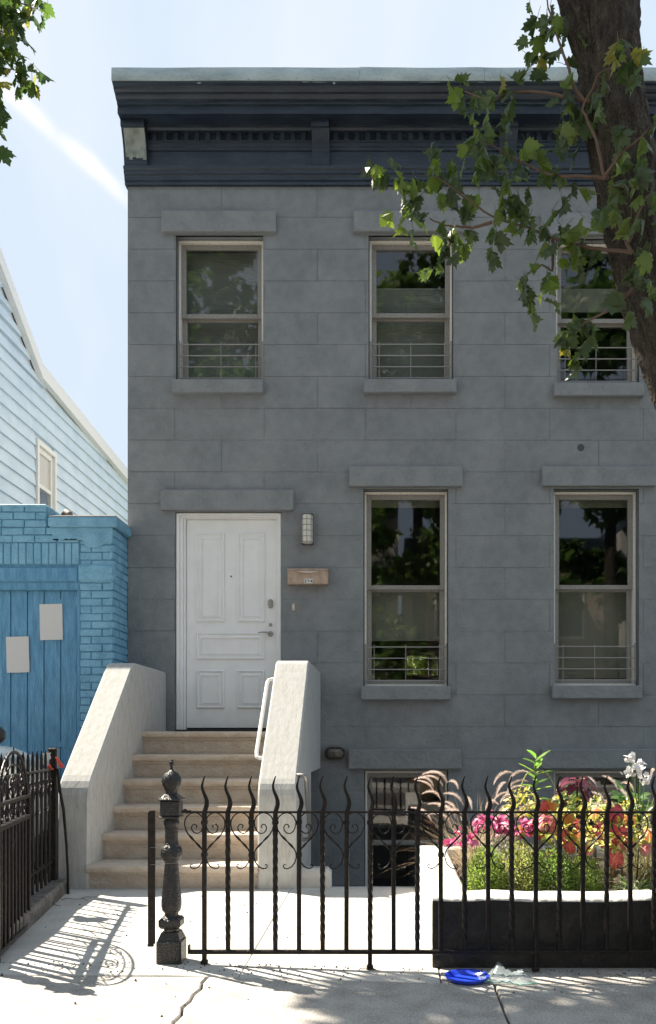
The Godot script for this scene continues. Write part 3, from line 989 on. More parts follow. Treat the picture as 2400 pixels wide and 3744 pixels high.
	part(o, "cage", cage.mesh(), plain(0.14, 0.12, 0.1, 0.4, 0.6))


func oval_row(at: Vector3, rx: float, ry: float, k: float) -> PackedVector3Array:
	var row := PackedVector3Array()
	for s in 28:
		var a := TAU * s / 28.0
		# a stadium: two half circles joined by straight sides
		var cx := (rx - ry) * signf(cos(a)) if absf(cos(a)) > 0.02 else 0.0
		row.append(at + Vector3((cx + cos(a) * ry) * k, sin(a) * ry * k, 0))
	return row


# ---------------------------------------------------------------- stoop
func rounded_poly(pts: Array, radii: Array) -> PackedVector2Array:
	# corners of a polygon eased with a few points each
	var out := PackedVector2Array()
	var m := pts.size()
	for k in m:
		var p: Vector2 = pts[k]
		var a: Vector2 = pts[(k + m - 1) % m]
		var b: Vector2 = pts[(k + 1) % m]
		var r: float = radii[k]
		if r <= 0.0:
			out.append(p)
			continue
		var pa := p + (a - p).normalized() * r
		var pb := p + (b - p).normalized() * r
		for s in 5:
			var t := s / 4.0
			out.append(pa.lerp(p, t).lerp(p.lerp(pb, t), t))
	return out


func cheek(x0: float, x1: float, pts: Array, radii: Array) -> ArrayMesh:
	# a solid side wall drawn in (z, y), with its long edges eased
	var poly := rounded_poly(pts, radii)
	var e := 0.014
	var inner := Geometry2D.offset_polygon(poly, -e)
	var b := MB.new()
	var ip: PackedVector2Array = inner[0] if inner.size() else poly
	var m := poly.size()
	for k in m:
		var p := poly[k]
		var q := poly[(k + 1) % m]
		b.quad(Vector3(x0 + e, p.y, p.x), Vector3(x0 + e, q.y, q.x), Vector3(x1 - e, q.y, q.x), Vector3(x1 - e, p.y, p.x))
	# chamfer from each outer point to the nearest point of the inset outline
	var near := func(p: Vector2) -> Vector2:
		var best := ip[0]
		for s in ip.size():
			var c := Geometry2D.get_closest_point_to_segment(p, ip[s], ip[(s + 1) % ip.size()])
			if c.distance_to(p) < best.distance_to(p):
				best = c
		return best
	for k in m:
		var p := poly[k]
		var q := poly[(k + 1) % m]
		var pi: Vector2 = near.call(p)
		var qi: Vector2 = near.call(q)
		for s in [[x0, x0 + e], [x1, x1 - e]]:
			b.quad(Vector3(s[1], p.y, p.x), Vector3(s[1], q.y, q.x), Vector3(s[0], qi.y, qi.x), Vector3(s[0], pi.y, pi.x))
	var f := Geometry2D.triangulate_polygon(ip)
	for k in range(0, f.size(), 3):
		for x in [x0, x1]:
			b.tri(Vector3(x, ip[f[k]].y, ip[f[k]].x), Vector3(x, ip[f[k + 1]].y, ip[f[k + 1]].x), Vector3(x, ip[f[k + 2]].y, ip[f[k + 2]].x))
	return b.mesh()


func make_stoop() -> void:
	var s := thing("stoop", "six tan stone steps between sloping cement side walls before the white door", "steps", Vector3(-1.62, 0, 1.1))
	var lw := part(s, "side_wall", cheek(-2.49, -2.254, [Vector2(0.0, -0.1), Vector2(2.19, -0.1), Vector2(2.17, 0.76), Vector2(1.06, 1.78), Vector2(0.0, 1.778)], [0, 0, 0.12, 0.05, 0.0]), mt.streaked)
	lw.set_meta("label", "cement side wall beside the blue garage")
	var rw := part(s, "side_wall", cheek(-1.0, -0.713, [Vector2(0.0, 0.81), Vector2(1.0, 0.81), Vector2(1.0, -1.05), Vector2(2.19, -1.05), Vector2(2.18, 0.745), Vector2(1.17, 1.79), Vector2(0.0, 1.785)], [0, 0, 0, 0, 0.1, 0.05, 0.0]), mt.streaked)
	rw.set_meta("label", "cement side wall beside the basement well")
	var zs := [2.2, 1.9, 1.64, 1.385, 1.115, 0.845]
	var ys := [0.175, 0.375, 0.57, 0.772, 0.976, 1.18]
	for k in 6:
		var zb: float = zs[k + 1] - 0.04 if k < 5 else 0.0
		var y: float = ys[k]
		var z: float = zs[k]
		var low: float = ys[k - 1] if k else -0.08
		var x0 := -2.257 if k else -2.268
		var x1 := -0.995
		var tr := MB.new()
		tr.prism(rounded_poly([Vector2(zb, y), Vector2(zb, y - 0.055), Vector2(z - 0.012, y - 0.055), Vector2(z, y - 0.03), Vector2(z, y)], [0, 0, 0.008, 0.014, 0.018]),
			Vector3(x0, 0, 0), Vector3(0, 0, 1), Vector3(0, 1, 0), Vector3(x1 - x0, 0, 0))
		var st := part(s, "step", tr.mesh(), mt.step_stone)
		var ri := MB.new()
		ri.box(Vector3(x0, low - 0.01, zb - 0.07), Vector3(x1, y - 0.0555, z - 0.058))
		ri.prism(PackedVector2Array([Vector2(z - 0.058, y - 0.056), Vector2(z - 0.058, y - 0.088), Vector2(z - 0.048, y - 0.082), Vector2(z - 0.04, y - 0.056)]), Vector3(x0, 0, 0), Vector3(0, 0, 1), Vector3(0, 1, 0), Vector3(x1 - x0, 0, 0))
		part(st, "riser", ri.mesh(), mt.step_stone)
	# rails
	var hr := MB.new()
	hr.tube([Vector3(-0.99, 1.63, 1.12), Vector3(-1.04, 1.63, 1.125), Vector3(-1.066, 1.622, 1.14), Vector3(-1.075, 1.59, 1.175), Vector3(-1.075, 1.3, 1.46), Vector3(-1.075, 1.01, 1.745), Vector3(-1.068, 0.972, 1.78), Vector3(-1.045, 0.962, 1.79), Vector3(-0.99, 0.962, 1.79)], [0.0155], 12)
	var hn := part(s, "handrail", hr.mesh(), mt.white_steel)
	hn.set_meta("label", "white tube handrail on the inner side of the wall")
	var h2 := MB.new()
	h2.tube([Vector3(-0.715, 0.84, 2.06), Vector3(-0.675, 0.84, 2.08), Vector3(-0.655, 0.835, 2.09), Vector3(-0.65, 0.8, 2.06), Vector3(-0.65, 0.6, 1.92), Vector3(-0.65, 0.36, 1.75), Vector3(-0.66, 0.32, 1.72), Vector3(-0.715, 0.31, 1.72)], [0.017], 10)
	var h3 := part(s, "handrail", h2.mesh(), mt.grey_steel)
	h3.set_meta("label", "dull steel handrail going down into the well")
	var cu := MB.new()
	cu.bevel(Vector3(-0.71, -0.05, 1.96), Vector3(-0.46, 0.14, 2.12), 0.03)
	part(s, "corner_stone", cu.mesh(), mt.cement)


# ---------------------------------------------------------------- blue garage
func make_garage() -> void:
	var g := thing("garage", "blue painted brick garage with plank door", "garage", Vector3(-4.3, -0.03, 0.0))
	var xr := -2.645
	var zf := 0.4
	# mortar bed behind the bricks
	var b := MB.new()
	b.box(Vector3(-2.97, -0.03, -5.0), Vector3(xr - 0.008, 3.12, zf - 0.01))
	b.box(Vector3(-6.2, 2.53, -0.1), Vector3(-2.971, 3.12, zf - 0.011))
	b.box(Vector3(-6.2, 3.121, -5.0), Vector3(-3.285, 3.32, zf - 0.01))
	b.box(Vector3(-6.2, -0.03, -5.0), Vector3(-5.2, 2.529, zf - 0.01))
	b.box(Vector3(-5.199, 0.0, -5.0), Vector3(-2.971, 2.529, -0.1))
	var wall := part(g, "wall", b.mesh(), mt.blue_mortar)
	var bw := 0.205
	var hw := 0.0975
	var bh := 0.064
	var full := []
	var half := []
	for k in 3:
		var e := 0.004 + 0.0015 * k
		full.append(box_mesh(Vector3(-bw / 2, -bh / 2, -0.03), Vector3(bw / 2, bh / 2, 0.0), e))
		half.append(box_mesh(Vector3(-hw / 2, -bh / 2, -0.03), Vector3(hw / 2, bh / 2, 0.0), e))
	# pier beside the door: one and a half bricks wide
	for row in 43:
		var y := -0.03 + 0.0365 + row * 0.073
		if y > 3.1:
			break
		var fx := [[-2.925, false], [-2.765, true]] if row % 2 == 0 else [[-2.868, true], [-2.705, false]]
		for q in fx:
			var shift := 0.0 if row % 2 == 0 else 0.0
			var z := zf + rng.randf_range(-0.004, 0.003)
			var xx: float = q[0] + shift
			if q[1]:
				part(wall, "brick", full[rng.randi() % 3], mt.blue_brick, Vector3(xx if row % 2 else -2.757, y + rng.randf_range(-0.002, 0.002), z), Basis(Vector3.BACK, rng.randf_range(-0.008, 0.008)))
			else:
				part(wall, "brick", half[rng.randi() % 3], mt.blue_brick, Vector3(xx if row % 2 else -2.917, y, z), Basis(Vector3.BACK, rng.randf_range(-0.012, 0.012)))
		# bricks of the side that runs back to the grey house
		var z2 := zf - (0.11 if row % 2 == 0 else 0.055)
		while z2 > -0.35:
			part(wall, "brick", full[rng.randi() % 3], mt.blue_brick, Vector3(xr + rng.randf_range(-0.003, 0.006), y, z2), Basis(Vector3.UP, PI / 2) * Basis(Vector3.BACK, rng.randf_range(-0.01, 0.01)))
			z2 -= 0.213
	# soldier course over the door, stretchers above it
	var sold := []
	for k in 3:
		sold.append(box_mesh(Vector3(-0.032, -0.1, -0.03), Vector3(0.032, 0.1, 0.0), 0.004 + 0.0015 * k))
	for k in 30:
		part(wall, "brick", sold[rng.randi() % 3], mt.blue_brick, Vector3(-3.014 - k * 0.0725, 2.877, zf + rng.randf_range(-0.004, 0.002)), Basis(Vector3.BACK, rng.randf_range(-0.012, 0.012)))
	for row in 5:
		var y := 3.018 + row * 0.073
		var x := -3.083 - (0.1065 if row % 2 else 0.0)
		if row >= 2:
			x = -3.395 - (0.1065 if row % 2 else 0.0)
			if row % 2:
				part(wall, "brick", half[rng.randi() % 3], mt.blue_brick, Vector3(-3.341, y, zf))
		elif row % 2:
			part(wall, "brick", half[rng.randi() % 3], mt.blue_brick, Vector3(-3.028, y, zf))
		while x > -4.9:
			part(wall, "brick", full[rng.randi() % 3], mt.blue_brick, Vector3(x, y + rng.randf_range(-0.002, 0.002), zf + rng.randf_range(-0.003, 0.003)), Basis(Vector3.BACK, rng.randf_range(-0.008, 0.008)))
			x -= 0.213
	# smooth old render patched over the bricks at the top of the pier
	var rp := MB.new()
	var rows := []
	for yy in 7:
		var row := PackedVector3Array()
		for xx in 12:
			var fx := xx / 11.0
			var x := lerpf(-3.23, -2.655, fx)
			var y := lerpf(2.98, 3.12, yy / 6.0)
			if yy == 0:
				y += 0.05 * sin(fx * 7.0) + (0.06 if fx < 0.5 else 0.0)
			row.append(Vector3(x, y, zf + 0.012 + rng.randf_range(-0.003, 0.003) - (0.006 if yy == 0 or xx == 0 else 0.0)))
		rows.append(row)
	rp.grid(rows)
	part(wall, "render_patch", rp.mesh(), mt.blue_brick)
	part(wall, "band", box_mesh(Vector3(-2.985, 2.61, zf - 0.05), Vector3(xr + 0.004, 2.77, zf + 0.02), 0.018), mt.blue_brick)
	part(g, "coping", box_mesh(Vector3(-3.26, 3.122, -0.35), Vector3(-2.605, 3.218, zf + 0.05), 0.014), mt.blue_brick)
	part(g, "coping_top", box_mesh(Vector3(-3.25, 3.219, -0.34), Vector3(-2.615, 3.23, zf + 0.045), 0.004), mt.cement)
	part(g, "coping", box_mesh(Vector3(-6.2, 3.322, -0.35), Vector3(-3.287, 3.345, zf + 0.012), 0.008), mt.blue_brick)
	part(g, "lintel", box_mesh(Vector3(-5.3, 2.61, 0.1), Vector3(-2.99, 2.745, zf + 0.008), 0.01), mt.blue_wood)
	part(g, "door_trim", box_mesh(Vector3(-5.3, 2.538, 0.1), Vector3(-2.985, 2.604, zf - 0.01), 0.006), mt.blue_wood)
	part(g, "door_trim", box_mesh(Vector3(-3.004, -0.02, 0.1), Vector3(-2.972, 2.536, zf - 0.012), 0.004), mt.blue_wood)
	# plank door
	var d := Node3D.new()
	d.name = "door"
	g.add_child(d)
	d.position = Vector3.ZERO
	var x := -3.014
	var wd := 0.16
	for k in 13:
		var z := 0.352 + rng.randf_range(-0.003, 0.003)
		part(d, "plank", box_mesh(Vector3(x - wd + 0.005, 0.0, z - 0.03), Vector3(x - 0.002, 2.53, z), 0.004), mt.blue_wood)
		x -= wd
	part(d, "backing", box_mesh(Vector3(-5.19, 0.0, 0.2), Vector3(-3.01, 2.53, 0.318)), plain(0.01, 0.02, 0.03, 0.9))
	for y in [2.42, 1.06]:
		var hg := MB.new()
		hg.prism(PackedVector2Array([Vector2(-3.02, y + 0.045), Vector2(-3.27, y + 0.018), Vector2(-3.3, y), Vector2(-3.27, y - 0.018), Vector2(-3.02, y - 0.045)]), Vector3(0, 0, 0.353), Vector3(1, 0, 0), Vector3(0, 1, 0), Vector3(0, 0, 0.007))
		hg.tube([Vector3(-3.01, y - 0.05, 0.362), Vector3(-3.01, y + 0.05, 0.362)], [0.009, 0.009], 8)
		part(d, "hinge", hg.mesh(), mt.blue_wood)
	# sheets of blank paper stuck to the planks
	var pap := plain(0.6, 0.585, 0.57, 0.9)
	for q in [[-3.26, 2.23, 0.02, "white paper sheet stuck high on the blue plank door"], [-3.58, 1.918, 0.025, "white paper sheet stuck lower on the blue plank door"]]:
		var p := thing("paper_sheet", q[3], "paper", Vector3(q[0], q[1] - 0.172, 0.358))
		var pb := MB.new()
		var rws := []
		for yy in 7:
			var row := PackedVector3Array()
			for xx in 6:
				row.append(Vector3(-0.109 + 0.218 * xx / 5.0, -0.172 + 0.344 * yy / 6.0, 0.001 + 0.004 * absf(sin(xx * 1.7 + yy * 0.9)) + (0.006 if yy == 0 and xx > 2 else 0.0)))
			rws.append(row)
		pb.grid(rws)
		part(p, "sheet", pb.mesh(), pap, Vector3(q[0], q[1], 0.358), Basis(Vector3.BACK, q[2]))
	# roof of the garage behind the coping
	part(g, "roof", box_mesh(Vector3(-6.2, 3.02, -5.0), Vector3(-2.66, 3.1, -0.36)), mt.asphalt)
	var pipe := MB.new()
	pipe.tube([Vector3(-3.2, 3.2, 0.2), Vector3(-3.2, 3.29, 0.2), Vector3(-3.17, 3.31, 0.22), Vector3(-3.12, 3.28, 0.26)], [0.036, 0.036, 0.038, 0.034], 10)
	part(g, "vent_pipe", pipe.mesh(), plain(0.07, 0.06, 0.055, 0.7))


# ---------------------------------------------------------------- pale blue house behind the garage
func roof_y(z: float) -> float:
	# underside of the verge over the side wall, from the ridge down to the low rear roof
	var pts := [[-2.35, 7.13], [-2.95, 7.57], [-4.36, 6.62], [-8.85, 6.3]]
	for k in pts.size() - 1:
		if z >= pts[k + 1][0]:
			return lerpf(pts[k][1], pts[k + 1][1], inverse_lerp(pts[k][0], pts[k + 1][0], z))
	return 6.3


func make_pale_house() -> void:
	var h := thing("clapboard_house", "pale blue clapboard house with white sloping roof edge behind the garage", "house", Vector3(-8.0, -0.05, -5.0))
	var xw := -5.36
	var w0 := -4.93
	var w1 := -4.33
	# core of the side wall behind the boards, with a hole for the window
	var b := MB.new()
	for pc in [[[-8.84, -0.05], [-8.84, 6.28], [w0, roof_y(w0) - 0.01], [w0, -0.05]], [[w1, -0.05], [w1, roof_y(w1) - 0.01], [-2.95, 7.56], [-2.4, 7.15], [-2.4, -0.05]],
			[[w0, -0.05], [w0, 3.8], [w1, 3.8], [w1, -0.05]], [[w0, 5.62], [w0, roof_y(w0) - 0.01], [w1, roof_y(w1) - 0.01], [w1, 5.62]]]:
		var pl := PackedVector2Array()
		for q in pc:
			pl.append(Vector2(q[0], q[1]))
		b.prism(pl, Vector3(xw - 0.28, 0, 0), Vector3(0, 0, 1), Vector3(0, 1, 0), Vector3(0.25, 0, 0))
	b.box(Vector3(xw - 5.0, -0.05, -2.65), Vector3(xw - 0.281, 7.1, -2.4))
	b.box(Vector3(xw - 5.0, -0.05, -8.84), Vector3(xw - 0.281, 6.28, -8.6))
	b.box(Vector3(xw - 5.0, -0.05, -8.599), Vector3(xw - 4.8, 6.3, -2.651))
	part(h, "wall", b.mesh(), mt.siding)
	var e := 0.2
	for k in 30:
		var y0 := 2.3 + k * e
		var y1 := y0 + e
		if y0 > 7.8:
			break
		# run of this course under the roof edge
		var zs := []
		var z := -2.42
		while z > -8.83:
			if roof_y(z) > y0 + e * 0.5:
				zs.append(z)
			z -= 0.05
		if zs.is_empty():
			continue
		var runs := [[zs[0], zs[-1]]]
		if y0 < 5.66 and y1 > 3.8:
			runs = [[zs[0], w1 + 0.07], [w0 - 0.07, zs[-1]]]
		for r in runs:
			var yt := minf(y1 + 0.01, 8.0)
			part(h, "siding_board", lap_board(xw, r[0], r[1], y0, yt), mt.siding)
	# window with cream casing
	var fr := MB.new()
	for q in [[w0 - 0.06, w0, 3.8, 5.62], [w1, w1 + 0.06, 3.8, 5.62], [w0, w1, 5.54, 5.62], [w0, w1, 3.8, 3.87]]:
		fr.bevel(Vector3(xw - 0.06, q[2], q[0]), Vector3(xw + 0.05, q[3], q[1]), 0.006)
	var wn := part(h, "window", fr.mesh(), mt.white_trim)
	var sa := MB.new()
	for q in [[w0 + 0.0, w0 + 0.06, 3.87, 5.54], [w1 - 0.06, w1, 3.87, 5.54], [w0 + 0.06, w1 - 0.06, 5.46, 5.54], [w0 + 0.06, w1 - 0.06, 4.93, 4.99]]:
		sa.bevel(Vector3(xw - 0.06, q[2], q[0]), Vector3(xw + 0.005, q[3], q[1]), 0.006)
	part(wn, "sash", sa.mesh(), mt.white_trim)
	part(wn, "blind", box_mesh(Vector3(xw - 0.028, 4.99, w0 + 0.06), Vector3(xw - 0.024, 5.46, w1 - 0.06)), mt.cream)
	var gp := MB.new()
	gp.quad(Vector3(xw - 0.018, 3.87, w0 + 0.06), Vector3(xw - 0.018, 3.87, w1 - 0.06), Vector3(xw - 0.018, 5.46, w1 - 0.06), Vector3(xw - 0.018, 5.46, w0 + 0.06))
	part(wn, "pane", gp.mesh(), mt.glass)
	# roof with white verge boards
	var rf := MB.new()
	var line := [[-2.28, 7.08], [-2.95, 7.57], [-4.36, 6.62], [-9.0, 6.29]]
	for k in 3:
		var a: Array = line[k]
		var c: Array = line[k + 1]
		rf.hexa([Vector3(xw - 5.2, a[1] + 0.02, a[0]), Vector3(xw + 0.07, a[1] + 0.02, a[0]), Vector3(xw + 0.07, c[1] + 0.02, c[0]), Vector3(xw - 5.2, c[1] + 0.02, c[0]),
			Vector3(xw - 5.2, a[1] + 0.14, a[0]), Vector3(xw + 0.07, a[1] + 0.14, a[0]), Vector3(xw + 0.07, c[1] + 0.14, c[0]), Vector3(xw - 5.2, c[1] + 0.14, c[0])])
	part(h, "roof", rf.mesh(), mt.asphalt)
	for k in 3:
		var a: Array = line[k]
		var c: Array = line[k + 1]
		var vb := MB.new()
		vb.hexa([Vector3(xw + 0.0, a[1] - 0.06, a[0]), Vector3(xw + 0.09, a[1] - 0.06, a[0]), Vector3(xw + 0.09, c[1] - 0.06, c[0]), Vector3(xw + 0.0, c[1] - 0.06, c[0]),
			Vector3(xw + 0.0, a[1] + 0.15, a[0]), Vector3(xw + 0.09, a[1] + 0.15, a[0]), Vector3(xw + 0.09, c[1] + 0.15, c[0]), Vector3(xw + 0.0, c[1] + 0.15, c[0])])
		part(h, "verge_board", vb.mesh(), mt.white_trim)
	part(h, "corner_board", box_mesh(Vector3(xw - 0.08, 1.5, -8.92), Vector3(xw + 0.035, 6.3, -8.8), 0.006), mt.white_trim)


func lap_board(x: float, z0: float, z1: float, y0: float, y1: float) -> ArrayMesh:
	# a board that stands out at its lower edge; its ends follow the roof where they meet it
	var b := MB.new()
	var a0 := minf(y1, roof_y(z0))
	var a1 := minf(y1, roof_y(z1))
	b.hexa([Vector3(x - 0.03, y0, z1), Vector3(x + 0.028, y0, z1), Vector3(x + 0.028, y0, z0), Vector3(x - 0.03, y0, z0),
		Vector3(x - 0.03, a1, z1), Vector3(x - 0.004, a1, z1), Vector3(x - 0.004, a0, z0), Vector3(x - 0.03, a0, z0)])
	return b.mesh()


# ---------------------------------------------------------------- ironwork
func scroll_mesh(side: float) -> ArrayMesh:
	# half a heart beside a picket: a big loop under the rail, a twisted leg and a curled foot, with a small spiral inside
	var b := MB.new()
	var pts := []
	for p in [[-0.01, 0.69], [-0.02, 0.718], [-0.038, 0.735], [-0.058, 0.741], [-0.08, 0.735], [-0.098, 0.72], [-0.108, 0.7], [-0.11, 0.678], [-0.104, 0.652], [-0.09, 0.628], [-0.073, 0.61], [-0.055, 0.591], [-0.037, 0.573], [-0.02, 0.553], [-0.012, 0.535], [-0.0105, 0.512], [-0.018, 0.485], [-0.035, 0.463], [-0.056, 0.453], [-0.072, 0.456], [-0.079, 0.467], [-0.073, 0.476], [-0.066, 0.472]]:
		pts.append(Vector3(p[0] * side * -1.0, p[1], 0))
	var rad := []
	for k in pts.size():
		rad.append(0.0068 if k == 10 or k == 12 else (0.0036 if k < 20 else 0.003))
	b.tube(pts, rad, 6)
	pts = []
	for p in [[-0.011, 0.69], [-0.014, 0.668], [-0.024, 0.645], [-0.042, 0.633], [-0.06, 0.637], [-0.072, 0.65], [-0.074, 0.667], [-0.065, 0.68], [-0.053, 0.68], [-0.046, 0.67], [-0.051, 0.662]]:
		pts.append(Vector3(p[0] * side * -1.0, p[1], 0))
	b.tube(pts, [0.0034], 6)
	return b.mesh()


func picket_mesh(twisted: bool, foot: float) -> ArrayMesh:
	# a square bar with a wavy flame tip above the rail
	var b := MB.new()
	var rows := []
	var y := foot
	var ys := []
	while y < 0.745:
		ys.append(y)
		y += 0.0125 if twisted else 0.05
	for q in [0.745, 0.765, 0.785, 0.805, 0.825, 0.845, 0.862, 0.878, 0.893, 0.907, 0.918, 0.927]:
		ys.append(q)
	for q in ys:
		var r := 0.0118
		var off := 0.0
		var a := PI / 4
		if q > 0.746:
			var t: float = (q - 0.745) / 0.182
			r = lerpf(0.0125, 0.003, pow(t, 1.2))
			off = 0.0125 * sin(t * TAU * 1.02) * (1.0 if t < 0.75 else 0.85)
		elif twisted and q > 0.08 and q < 0.66:
			a += (q - 0.08) * 32.0
		var row := PackedVector3Array()
		for s in 4:
			for w in [-0.17, 0.17]:
				row.append(Vector3(off + cos(a + s * PI / 2 + w) * r * 1.18, q, sin(a + s * PI / 2 + w) * r * 1.18))
		rows.append(row)
	b.grid(rows, true)
	return b.mesh()


func make_front_fence() -> void:
	var z := 4.14
	var f := thing("iron_fence", "black wrought iron fence with wavy spikes and heart scrolls before the planter", "fence", Vector3(0.5, -0.07, z))
	var x0 := -0.961
	var step := 0.1212
	var count := 27
	var tr := MB.new()
	tr.bevel(Vector3(-1.075, 0.738, z - 0.0125), Vector3(x0 + step * count, 0.748, z + 0.0125), 0.002)
	part(f, "top_rail", tr.mesh(), mt.iron)
	var br := MB.new()
	br.bevel(Vector3(-1.035, 0.017, z - 0.014), Vector3(x0 + step * count, 0.037, z + 0.014), 0.003)
	br.bevel(Vector3(-1.045, 0.017, z - 0.014), Vector3(-1.034, 0.064, z + 0.014), 0.003)
	part(f, "bottom_rail", br.mesh(), mt.iron)
	var plain_bar := picket_mesh(false, 0.03)
	var twist_bar := picket_mesh(true, 0.03)
	var l := scroll_mesh(1.0)
	var r := scroll_mesh(-1.0)
	var collar := box_mesh(Vector3(-0.0155, -0.011, -0.0155), Vector3(0.0155, 0.011, 0.0155), 0.003)
	for k in count:
		var x := x0 + step * k
		var tw := k % 2 == 1
		var m := twist_bar if tw else plain_bar
		var bs := Basis(Vector3.BACK, rng.randf_range(-0.004, 0.004))
		if k % 7 == 0:
			m = picket_mesh(tw, ground_y(x, z) - 0.01)
		var pk := part(f, "picket", m, mt.iron, Vector3(x, 0, z), bs)
		if k % 7 == 0:
			part(pk, "foot", box_mesh(Vector3(x - 0.018, ground_y(x, z) - 0.01, z - 0.018), Vector3(x + 0.018, ground_y(x, z) + 0.022, z + 0.018), 0.006), mt.iron)
		if not tw:
			part(f, "scroll", l, mt.iron, Vector3(x, 0, z), Basis(Vector3.BACK, rng.randf_range(-0.03, 0.03)))
			part(f, "scroll", r, mt.iron, Vector3(x, 0, z), Basis(Vector3.BACK, rng.randf_range(-0.03, 0.03)))
			part(f, "collar", collar, mt.iron, Vector3(x, 0.525, z))
		part(f, "collar", collar, mt.iron, Vector3(x, 0.69, z))
	var tie := MB.new()
	tie.tube([Vector3(-1.075, 0.743, z), Vector3(-1.06, 0.75, z), Vector3(-1.045, 0.742, z), Vector3(-1.03, 0.75, z)], [0.009, 0.012, 0.009, 0.006], 7)
	part(f, "rail_bolt", tie.mesh(), mt.iron)


func newel(n: Node3D, at: Vector3, m: Material) -> void:
	var b := MB.new()
	b.bevel(at + Vector3(-0.064, -0.02, -0.064), at + Vector3(0.064, 0.122, 0.064), 0.008)
	b.hexa([at + Vector3(-0.058, 0.122, -0.058), at + Vector3(0.058, 0.122, -0.058), at + Vector3(0.058, 0.122, 0.058), at + Vector3(-0.058, 0.122, 0.058),
		at + Vector3(-0.043, 0.16, -0.043), at + Vector3(0.043, 0.16, -0.043), at + Vector3(0.043, 0.16, 0.043), at + Vector3(-0.043, 0.16, 0.043)])
	part(n, "plinth", b.mesh(), m)
	var c := MB.new()
	c.lathe([[0.04, 0.158], [0.041, 0.18]], 8, at)
	c.bevel(at + Vector3(-0.056, 0.18, -0.056), at + Vector3(0.056, 0.234, 0.056), 0.012)
	c.lathe([[0.05, 0.232], [0.036, 0.242], [0.036, 0.256], [0.047, 0.268], [0.0525, 0.292], [0.0525, 0.315], [0.05, 0.35], [0.045, 0.4], [0.04, 0.45], [0.036, 0.5], [0.0345, 0.52], [0.044, 0.528], [0.045, 0.534]], 14, at)
	part(n, "baluster", c.mesh(), m)
	var d := MB.new()
	d.lathe([[0.04, 0.532], [0.052, 0.54], [0.0555, 0.555], [0.0555, 0.575], [0.05, 0.592], [0.042, 0.602], [0.036, 0.61], [0.0335, 0.625], [0.0335, 0.7], [0.038, 0.708], [0.041, 0.72], [0.039, 0.732], [0.034, 0.738], [0.034, 0.752]], 14, at)
	part(n, "shaft", d.mesh(), m)
	var e := MB.new()
	e.bevel(at + Vector3(-0.052, 0.745, -0.052), at + Vector3(0.052, 0.756, 0.052), 0.004)
	e.bevel(at + Vector3(-0.048, 0.756, -0.048), at + Vector3(0.048, 0.836, 0.048), 0.005)
	e.bevel(at + Vector3(-0.059, 0.8365, -0.059), at + Vector3(0.059, 0.849, 0.059), 0.005)
	e.hexa([at + Vector3(-0.05, 0.849, -0.05), at + Vector3(0.05, 0.849, -0.05), at + Vector3(0.05, 0.849, 0.05), at + Vector3(-0.05, 0.849, 0.05),
		at + Vector3(-0.03, 0.868, -0.03), at + Vector3(0.03, 0.868, -0.03), at + Vector3(0.03, 0.868, 0.03), at + Vector3(-0.03, 0.868, 0.03)])
	part(n, "cap_block", e.mesh(), m)
	var g := MB.new()
	g.lathe([[0.033, 0.866], [0.03, 0.872], [0.03, 0.884], [0.035, 0.89], [0.036, 0.897], [0.046, 0.913], [0.0505, 0.935], [0.0465, 0.957], [0.036, 0.974], [0.022, 0.983], [0.012, 0.987], [0.008, 0.998], [0.007, 1.012], [0.011, 1.02], [0.0125, 1.03], [0.009, 1.041], [0.003, 1.046], [0.0, 1.046]], 20, at)
	part(n, "ball_finial", g.mesh(), m)


